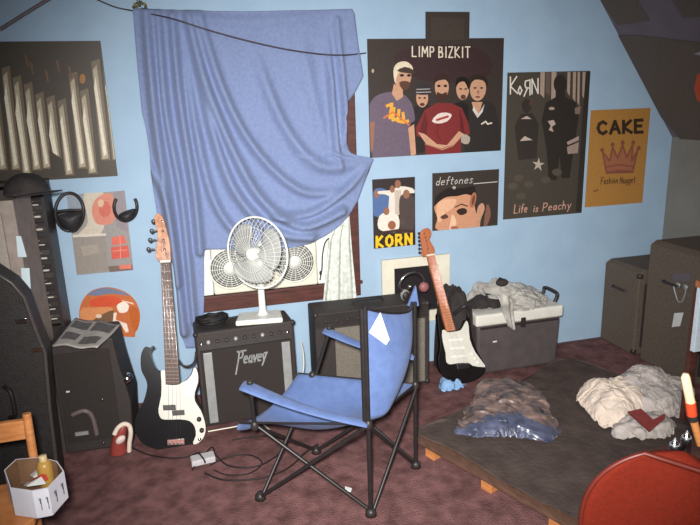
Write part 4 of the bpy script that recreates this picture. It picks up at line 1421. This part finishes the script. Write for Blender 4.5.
MB(TR).grid(cushion, 24, 24).grid(lambda u, v: cushion(u, v)*1+V((0, 0, -2*(cushion(u, v).z-.45)*.5)), 24, 24).build('seat', t, M_orange, weld=True)
MB(TR).tube(spline([V((0, -.215, .66)), V((0, -.25, .56)), V((0, -.2, .44)), V((0, -.05, .43)), V((0, .05, .43))], 6), .018, 8).build('back_bracket', t, M_blackp)
MB(TR).lathe([(.05, .43), (.026, .41), (.026, .24), (.034, .24), (.034, .09), (0, .09)], (0, .05, 0), (0, 0, 1), 18).build('column', t, M_blackp)
for k in range(5):
    an = k*2*PI/5+.3
    e = V((.27*math.cos(an), .05+.27*math.sin(an), .065))
    lg = MB(TR).tube([V((0, .05, .105)), e], [.022, .015], 8).build('base_leg', t, M_blackp)
    MB(TR).cyl(e+V((-.012*math.sin(an), .012*math.cos(an), -.0385)), V((math.sin(an), -math.cos(an), 0)), .026, .024, 14).build('castor', lg, M_rubber)

# ================================================================== FLOOR, RIGHT HALF
# low board on blocks with a dark blanket
e0, e1 = G(410, 436, .07), G(566, 524, .07)
dv = (e1-e0).normalized(); sv = V((-dv.y, dv.x, 0))
if sv.x < 0:
    sv = -sv
e1 = e0+dv*1.17
W_ = 1.35
t = thing('low_platform', (e0+e1+sv*W_)/2-Z*.07, 'low wooden platform on small blocks on the right half of the floor', 'platform')
MB().prism([e0-Z*.018, e1-Z*.018, e1+sv*W_-Z*.018, e0+sv*W_-Z*.018], (0, 0, .018)).build('deck', t, M_plank, weld=True, bevel=.002)
for s_, g in ((.09, .012), (.42, .012), (.75, .012), (1.08, .012)):
    for w_ in (.0, 1.2):
        c = e0+dv*s_+sv*(w_+g)-Z*.07
        MB().prism([c, c+dv*.055, c+dv*.055+sv*.1, c+sv*.1], (0, 0, .051)).build('block', t, M_oak, weld=True, bevel=.002)


fo = [e0+dv*u_*1.14+sv*(.04+v_*1.25) for u_, v_ in ((.0, .0), (.2, .012), (.5, -.008), (.8, .01), (1.02, .0), (1.02, .3), (1.01, .6), (1.02, 1.03), (.7, 1.03), (.4, 1.02), (.0, 1.03), (.0, .7), (-.0, .4), (.0, .15))]
one(crumple(fo, 0, 41, .071, 1.025, n=70, steps=30, bend=.3, lift=.004), 'blanket', 'dark blanket spread over the low platform beneath the white laundry', 'blanket', M_blankd, solid=.004)
PT = .080
# bag of bedding
fo = [G(x, y, PT) for x, y in ((455, 433), (478, 436), (510, 436), (545, 439), (557, 430), (550, 414), (541, 396), (520, 385), (494, 382), (480, 390), (470, 408), (463, 420))]
t = thing('bedding_bag', (fo[2]+fo[8])/2, 'clear plastic bag of mottled brown and blue bedding on the dark blanket', 'bag')
M_bed = mat('mottled brown bedding', (140, 116, 108), (58, 54, 58), 15, .35, bump=.2, bscale=45, coat=.4)
M_bedb = mat('navy blue bedding', (96, 102, 126), (54, 58, 78), 13, .35, bump=.2, bscale=40, coat=.4)
crumple(fo, .05, 21, PT, 1.5, bend=.04, bumps=.07).build('bundle', t, M_bed, sub=1)
fo2 = [G(x, y, PT) for x, y in ((454, 435), (480, 439), (512, 439), (547, 442), (559, 432), (546, 422), (522, 418), (500, 419), (480, 421), (462, 425))]
crumple(fo2, .07, 23, PT, 1.45, n=44, bend=.05).build('blue_edge', t, M_bedb, sub=1)
# laundry
fo = [G(x, y, PT) for x, y in ((577, 401), (586, 412), (598, 424), (614, 428), (634, 424), (650, 414), (646, 398), (625, 389), (600, 389), (582, 393))]
one(crumple(fo, .09, 31, PT, 1.75, n=70, bend=.03, bumps=.10), 'laundry', 'crumpled white cloth at the left of the laundry pile on the dark blanket', 'laundry', M_linen, sub=1, solid=.002)
fo = [G(x, y, PT) for x, y in ((606, 396), (622, 410), (648, 420), (678, 418), (692, 404), (686, 388), (655, 378), (624, 383))]
q1, q2 = G(652, 398, PT), G(630, 400, PT)
one(crumple(fo, .12, 34, PT, 2.0, n=74, bend=.03, bumps=.16, peaks=((q1.x, q1.y, .07, .16), (q2.x, q2.y, .04, .12))), 'laundry', 'crumpled grey white shirt at the back of the laundry pile, the tallest one', 'laundry', M_linen2, sub=1, solid=.002)
fo = [G(x, y, PT) for x, y in ((613, 430), (616, 438), (640, 440), (668, 438), (674, 426), (660, 418), (630, 420))]
one(crumple(fo, .04, 37, PT, 1.6, n=50, bend=.04, bumps=.06), 'laundry', 'pale grey cloth at the front of the laundry pile, under the dark red piece', 'laundry', M_linen2, sub=1, solid=.002)
zr = PT+.07
q4 = [PL(x, y, G(645, 432, zr), V((0, -.75, .66))) for x, y in ((627, 412), (640, 409), (652, 420), (664, 414), (664, 419), (649, 432))]
one(MB().prism(q4, V((0, -.006, .006))), 'cloth', 'small dark red cloth on the front of the laundry pile', 'cloth', M_red)

# ================================================================== FLOOR, LEFT HALF
# charger and cables
q = G(203.5, 464)
T3 = fr((q.x, q.y, .012), .12)
t = thing('power_adapter', None, 'pale grey power adapter on the carpet in front of the bass guitar', 'adapter', T=T3)
MB(T3).box(-.055, .055, -.03, .03, 0, .03).build('case', t, M((188, 186, 188)), bevel=.006)
MB(T3).tube(spline([V((.005, -.034, .012)), V((.0, -.03, .032)), V((-.015, .03, .034)), V((-.02, .04, .015))], 6), .004, 6).build('cord', t, M_rubber)


def cable(px, r, name, label, mt, z=None):
    pts = [G(x, y, r+.012) for x, y in px]
    return one(MB().tube(spline(pts, 8), r, 6), name, label, 'cable', mt)


cable([(192, 470), (200, 460), (212, 447), (216, 455), (230, 466), (258, 466), (281, 452), (284, 440), (262, 436), (232, 440)], .0035, 'cable', 'black cable looping over the carpet right of the power adapter, the upper loop', M_rubber)
cable([(205, 473), (225, 480), (262, 478), (288, 468), (306, 452), (318, 444)], .0035, 'cable', 'black cable running past the front of the power adapter to the folding chair', M_rubber)
cable([(210, 465), (228, 457), (250, 455), (262, 463), (250, 473), (228, 475), (214, 470)], .003, 'cable', 'small closed loop of black cable right of the power adapter', M_rubber)
cable([(131, 447), (150, 455), (180, 458), (200, 452)], .0035, 'cable', 'black cable lying below the black bass guitar body', M_rubber)
cable([(208, 431.5), (222, 429), (238, 426), (258, 420.5), (262, 423), (274, 434)], .0035, 'cable', 'white cable along the bottom of the script-logo amplifier', M_cream)
pts = [P(x, y, yy) for x, y, yy in ((289, 395, 2.9), (296, 384, 2.92), (303, 372, 2.97), (303.5, 355, 3.03), (301, 342, 3.1))]
one(MB().tube(spline(pts, 8), .0035, 6), 'cable', 'white cable rising beside the right side of the script-logo amplifier', 'cable', M_cream)
q = [G(x, y, .018) for x, y in ((345, 487), (352, 489), (351, 492), (345, 491))]
one(MB().prism(q, (0, 0, .004)), 'paper_scrap', 'tiny white paper scrap on the carpet beneath the folding chair', 'scrap', M_whitep)

# black box with newspaper
T4 = fr((-.575, 2.895, .003), -.03, .0)
t = thing('speaker', None, 'black speaker box under a newspaper at left', 'speaker', T=T4)
bh = .575
MB(T4).prism([(-.148, 0, 0), (.165, 0, 0), (.18, 0, .23), (.15, 0, .42), (.135, 0, bh), (-.148, 0, bh)], (0, .255, 0)).build('cabinet', t, M_black, weld=True, bevel=.010)
MB(T4).box(-.13, .115, -.010, -.001, .06, bh-.05).build('speaker_grille', t, M_grilleb, bevel=.004)
MB(T4).ell((.172, .03, .345), (.028, .03, .03), 16, 10).build('corner_cap', t, M_chrome)
MB(T4).box(-.09, -.03, -.018, -.011, .10, .118).build('handle_plate', t, M_grey)
for z in (.32, .09):
    MB(T4).cyl((.02+z*.1, -.010, z-.05), (0, -1, 0), .007, .005, 10).build('bolt', t, M_chrome)
MB(T4).box(-.1, -.085, -.014, -.010, .33, .337).build('badge', t, M_whitep)
MB(T4).tube(spline([V((-.085, -.03, .22)), V((-.03, -.034, .235)), V((.0, -.03, .2)), V((.01, -.03, .1))], 6), .012, 6).build('strap', t, M((104, 92, 90)))
zt4 = bh+.006


def news(u, v):
    a, b_, c, d_ = G(52, 347, zt4), G(98, 353, zt4), G(121, 325.5, zt4), G(76, 320, zt4)
    p = (a*(1-u)+b_*u)*(1-v)+(d_*(1-u)+c*u)*v
    return p+Z*(.004+.010*math.sin(5*u+2*v)**2+.012*(1-v)*u)


t = thing('newspaper', G(86, 338, zt4), 'open newspaper on the black speaker box below the orange helmet-shaped picture', 'newspaper')
page = MB().grid(news, 20, 14).build('page', t, M_paper, solid=.002)
for (u0, u1, v0, v1) in ((.06, .44, .62, .9), (.52, .94, .58, .92), (.08, .4, .2, .45), (.5, .9, .12, .38)):
    MB().grid(lambda u, v: news(u0+(u1-u0)*u, v0+(v1-v0)*v)+Z*.0025, 6, 6).build('printed_block', page, M_print)

# rack of cassettes
rx0, rx1, ry = -.95, -.70, 3.17
rt = 1.29
t = thing('cassette_rack', ((rx0+rx1)/2, 3.26, 0), 'tall black rack of cassettes between the grey cabinet and the creased grey and red poster', 'rack')
MB().box(rx0, rx0+.014, ry, 3.34, .0, rt).build('side', t, M_blackp)
MB().box(rx1-.014, rx1, ry, 3.34, .0, rt).build('side', t, M_blackp)
MB().box(rx0+.014, rx1-.014, 3.325, 3.34, 0, rt).build('back', t, M_blackp)
MB().box(rx0, rx1, ry, 3.34, rt, rt+.014).build('top', t, M_blackp)
k = 0
zz_ = .05
rnd = random.Random(9)
cols = [(58, 54, 54), (70, 64, 62), (48, 46, 48), (80, 74, 72), (62, 56, 60)]
spines = []
while zz_ < rt-.03:
    hgt = rnd.choice((.0165, .0165, .026))
    lift = rnd.random()
    if zz_ > .58:
        b = MB().use(M(cols[k % 5], .3)).box(rx0+.016, rx1-.016, ry+.004+.01*rnd.random(), 3.31, zz_, zz_+hgt)
        yv = min(v.y for v in b.v)
        nm = 'cassette'
        w0_, w1_ = rx0+.03, rx1-.03
        if k % 3 == 0:
            b.use(M((214, 208, 200))).box(w0_+.1, w1_, yv-.0012, yv-.0002, zz_+hgt*.3, zz_+hgt*.62)
        elif k % 3 == 1:
            b.use(M((150, 142, 138))).box(w0_+.12+.05*lift, w1_-.02, yv-.0012, yv-.0002, zz_+hgt*.35, zz_+hgt*.55)
        spines.append((b, zz_))
    k += 1
    zz_ += hgt+.0012
for i, (b, z) in enumerate(spines):
    pos = 'bottom' if i == 0 else 'top'
    one(b, 'cassette', 'one of the flat black cases lying stacked in the tall black rack', 'cassette', group='cassettes in the black rack')
# pieces below the visible cases
MB().box(rx0+.016, rx1-.016, ry+.006, 3.31, .05, .575).build('lower_bin', t, M_blackp)

# grey cabinet at far left, hat on top, notes on its front
gx1, gy = -.735, 2.785
t = thing('cabinet', (-1.1, gy+.14, 0), 'tall grey cabinet at the left edge of the photo', 'cabinet')
gt = 1.27
MB().box(-1.48, gx1, gy, gy+.30, .0, gt).build('carcass', t, M_greypanel, bevel=.004)
MB().box(-1.46, gx1-.05, gy-.016, gy-.001, .06, gt-.05).build('door', t, M((168, 158, 148)), bevel=.003)
MB().box(gx1-.11, gx1-.1, gy-.034, gy-.017, .62, .74).build('handle', t, M_grey, bevel=.002)
for px, lab in (((16, 236), (21, 236), (27, 257), (18, 257)), 'pale note nearest the top of the grey cabinet door'), (((21, 268), (29.5, 268), (31, 290), (22.5, 290)), 'pale blue note halfway down the grey cabinet door'):
    w4 = [P(x, y, gy-.018) for x, y in px]
    one(MB().prism(w4, (0, -.0015, 0)), 'note', lab, 'note', M_notep)
# hat
hc = V((-.70, gy+.10, gt+.002))
t = thing('cap', hc, 'black cap lying on top of the grey cabinet', 'cap')


def crown(u, v):
    a = u*2*PI
    r = .085*(max(0, 1-v**2.6))**.5
    return hc+V((r*1.05*math.cos(a), r*math.sin(a), .012+.085*v*(1+.05*math.sin(3*a))))


MB().grid(crown, 32, 14).build('crown', t, M_jblack)
MB().grid(lambda u, v: hc+V(((.08+.06*v)*math.cos(-.5+1.9*u-1.2), (.08+.06*v)*math.sin(-.5+1.9*u-1.2), .014-.02*v*0+.004*math.sin(PI*u))), 16, 5).build('brim', t, M_jblack, solid=.004)
MB().tube([hc+V((.088*math.cos(a), .084*math.sin(a), .016)) for a in [k*PI/16 for k in range(32)]], .006, 6, True).build('band', t, M((72, 66, 66)))
bs = V((-1.1, gy+.12, gt+.001))
one(MB().box(-1.36, -.97, gy+.03, gy+.24, gt+.001, gt+.07), 'box', 'flat black box on top of the grey cabinet, left of the black cap', 'box', M_blackp, bevel=.004)

# black instrument case leaning in front
cY = 2.60
out = [P(x, y, cY) for x, y in ((-20, 262), (12, 283), (24, 297), (37, 333), (45, 352), (50, 410), (57, 470))]
bot = out[-1].copy(); bot.z = 0.004
out[-1].z = .012
out.append(V((out[-1].x-.01, cY, .004)))
out += [V((-1.38, cY, .004)), V((-1.42, cY, .1)), V((-1.25, cY, .95))]
t = thing('instrument_case', V((-1.05, cY+.05, 0)), 'black instrument case standing in front of the grey cabinet at left', 'case')
sh = [V((p.x, p.y, p.z)) for p in out]
MB().prism(sh, (0, .12, 0)).build('shell', t, M_case, weld=True, bevel=.012)
rim = MB().tube([p+V((0, -.004, 0)) for p in sh], .008, 8, True)
rim.build('rim', t, M((74, 68, 66), .35))
for q in ((24, 320), (40, 348)):
    c = P(*q, cY)
    MB().box(c.x-.03, c.x+.012, cY-.012, cY-.001, c.z-.012, c.z+.012).build('latch', t, M_chrome, bevel=.002)
c = P(20, 400, cY)
MB().tube(spline([V((c.x-.05, cY-.004, c.z-.07)), V((c.x-.02, cY-.03, c.z-.05)), V((c.x-.02, cY-.03, c.z+.05)), V((c.x-.05, cY-.004, c.z+.07))], 5), .009, 8).build('handle', t, M_rubber)

# shoe by the black box
sq = G(121, 444)
T5 = fr((sq.x+.002, 2.82, .012), .25)
t = thing('shoe', None, 'white and red shoe standing on its heel against the black speaker box', 'shoe', T=T5)


def shoe(u, v):
    a = u*2*PI
    z = .002+.155*v
    w = .040*(1-.35*v)*max(0, 1-(v**7))**.5
    l = .034*(1-.2*v)*max(0, 1-(v**7))**.5
    return V((w*math.cos(a)+.045*v*v, l*math.sin(a), z))


MB(T5).grid(shoe, 24, 14).build('upper', t, M((142, 62, 54)))
MB(T5).tube(spline([V((.045, -.02, .004)), V((.05, -.028, .05)), V((.062, -.03, .1)), V((.06, -.028, .14)), V((.036, -.03, .158)), V((.008, -.034, .148)), V((-.012, -.036, .12))], 6), .011, 8).build('sole', t, M_linen)
MB(T5).ell((.012, -.036, .085), (.026, .012, .018), 12, 8, Matrix.Rotation(-.6, 3, 'Y')).build('tongue', t, M((216, 200, 190)))

# wooden chair with a printed box, near left
SH = .40
c0, c1, c2 = G(48, 514, SH), G(66, 490, SH), G(30, 508, SH)
t = thing('wooden_chair', V((-.72, 1.98, 0)), 'orange pine chair at the lower left edge under the white printed box', 'chair')
sx0, sx1, sy0, sy1 = -.97, -.575, 1.76, 2.05
MB().prism([(sx0, sy0, SH-.026), (sx1-.05, sy0, SH-.026), (sx1, sy0+.06, SH-.026), (sx1, sy1, SH-.026), (sx0, sy1, SH-.026)], (0, 0, .024)).build('seat', t, M_oak, weld=True, bevel=.004)
for x, y in ((sx0+.03, sy0+.03), (sx1-.06, sy0+.04), (sx1-.06, sy1-.03), (sx0+.03, sy1-.03)):
    MB().tube([(x, y, .0), (x, y, SH-.027)], [.015, .02], 10).build('leg', t, M_oak)
for yb, xb in ((sy1-.02, -.61), (sy1-.02, sx0+.03)):
    MB().tube([(xb, yb, SH), (xb-.004, yb+.03, .64)], .014, 10).build('back_post', t, M_oak)
MB().box(sx0+.01, -.625, sy1+.0, sy1+.022, .55, .62).build('back_rail', t, M_oak, bevel=.004)
# box with open top
BH = .10
fp = [G(x, y, SH+BH) for x, y in ((48, 488), (64, 471), (57, 461), (40, 457), (16, 459), (4, 470), (10, 488), (32, 491))]
t = thing('box', (fp[0]+fp[4])/2-Z*BH, 'white printed card box with many sides on the orange pine chair', 'box')
cc = sum(fp, V())/len(fp)
b = MB(); n_f = len(fp)
for i in range(n_f):
    a_, c_ = fp[i], fp[(i+1) % n_f]
    ia, ic = cc+(a_-cc)*.96, cc+(c_-cc)*.96
    dz = Z*(BH-.003)
    b.use(M_box).add([a_, c_, c_-dz, a_-dz], [(0, 1, 2, 3)])
    b.use(M_boxin).add([ia, ic, ic-dz*.9, ia-dz*.9], [(3, 2, 1, 0)])
    b.use(M_box).add([a_, c_, ic, ia], [(3, 2, 1, 0)])
b.use(M_boxin).poly([cc+(p-cc)*.96-Z*(BH-.012) for p in fp])
b.use(M_box).poly([p-Z*(BH-.003) for p in fp])
ink = M((92, 92, 104))
for i, fs in ((0, (.3, .72)), (7, (.35, .8))):
    a_, c_ = fp[i], fp[(i+1) % n_f]
    e = (c_-a_); nn = e.cross(Z).normalized()
    if nn.dot(a_-cc) < 0:
        nn = -nn
    for f in fs:
        for dx, z0_, z1_, w_ in ((0, .3, .5, .09), (.03, .45, .72, .06), (-.05, .28, .38, .05)):
            s0 = a_+e*(f+dx)+nn*.0008
            b.use(ink).poly([s0-Z*BH*z1_, s0+e*w_-Z*BH*z1_, s0+e*w_*1.1-Z*BH*z0_, s0+e*.02-Z*BH*z0_])
b.build('carton', t)
q = G(47, 481, SH+.03)
t = thing('bottle', q-Z*.0, 'small yellow brown bottle standing in the white printed box', 'bottle')
q.z = SH+.014
MB().lathe([(0, 0), (.022, 0), (.024, .006), (.024, .075), (.016, .092), (0, .092)], q, (0, 0, 1), 18).build('body', t, M((176, 138, 70), .35))
MB().lathe([(.012, .0925), (.012, .112), (0, .112)], q, (0, 0, 1), 16).build('cap', t, M((196, 176, 130)))
for k, (px, lab, mt_) in enumerate((([(30, 476), (40, 472), (44, 476), (34, 481)], 'white paper slip farthest back in the white printed box', M_whitep), ([(30, 482), (46, 476), (48, 480), (34, 486)], 'white and red packet in front of the yellow brown bottle', M((190, 70, 56))), ([(24, 486), (42, 481), (46, 484), (28, 490)], 'white paper slip nearest the front of the white printed box', M_whitep))):
    pz = SH+.045+.012*k
    w4 = [G(x, y, pz) for x, y in px]
    for i, p_ in enumerate(w4):
        p_.z += .012*(i % 2)
    one(MB().prism(w4, (0, 0, .004)), 'paper', lab, 'paper', mt_)

# ================================================================== LIGHT
w = bpy.data.worlds.new('world')
sc.world = w
w.use_nodes = True
w.node_tree.nodes['Background'].inputs['Color'].default_value = (.80, .88, 1, 1)
w.node_tree.nodes['Background'].inputs['Strength'].default_value = .9

# the camera's flash
l = bpy.data.lights.new('camera_flash', 'SPOT')
l.energy = 740
l.spot_size = math.radians(81)
l.spot_blend = 1.0
l.shadow_soft_size = .05
l.color = (1.0, .965, .93)
o = bpy.data.objects.new('camera_flash', l)
COL.objects.link(o)
o.location = (-.05, -.02, 1.69)
tgt = P(365, 285, 3.2)
o.rotation_euler = (tgt-V(o.location)).to_track_quat('-Z', 'Y').to_euler()
# weak warm fill light added behind the photographer; no lamp is known there
l = bpy.data.lights.new('warm_fill', 'POINT')
l.energy = 36
l.shadow_soft_size = .12
l.color = (1, .84, .68)
o = bpy.data.objects.new('warm_fill', l)
COL.objects.link(o)
o.location = (.35, -.3, 2.28)

sc.view_settings.view_transform = 'Standard'
sc.view_settings.look = 'None'
sc.view_settings.gamma = 1
sc.view_settings.use_curve_mapping = False
sc.view_settings.exposure = 0
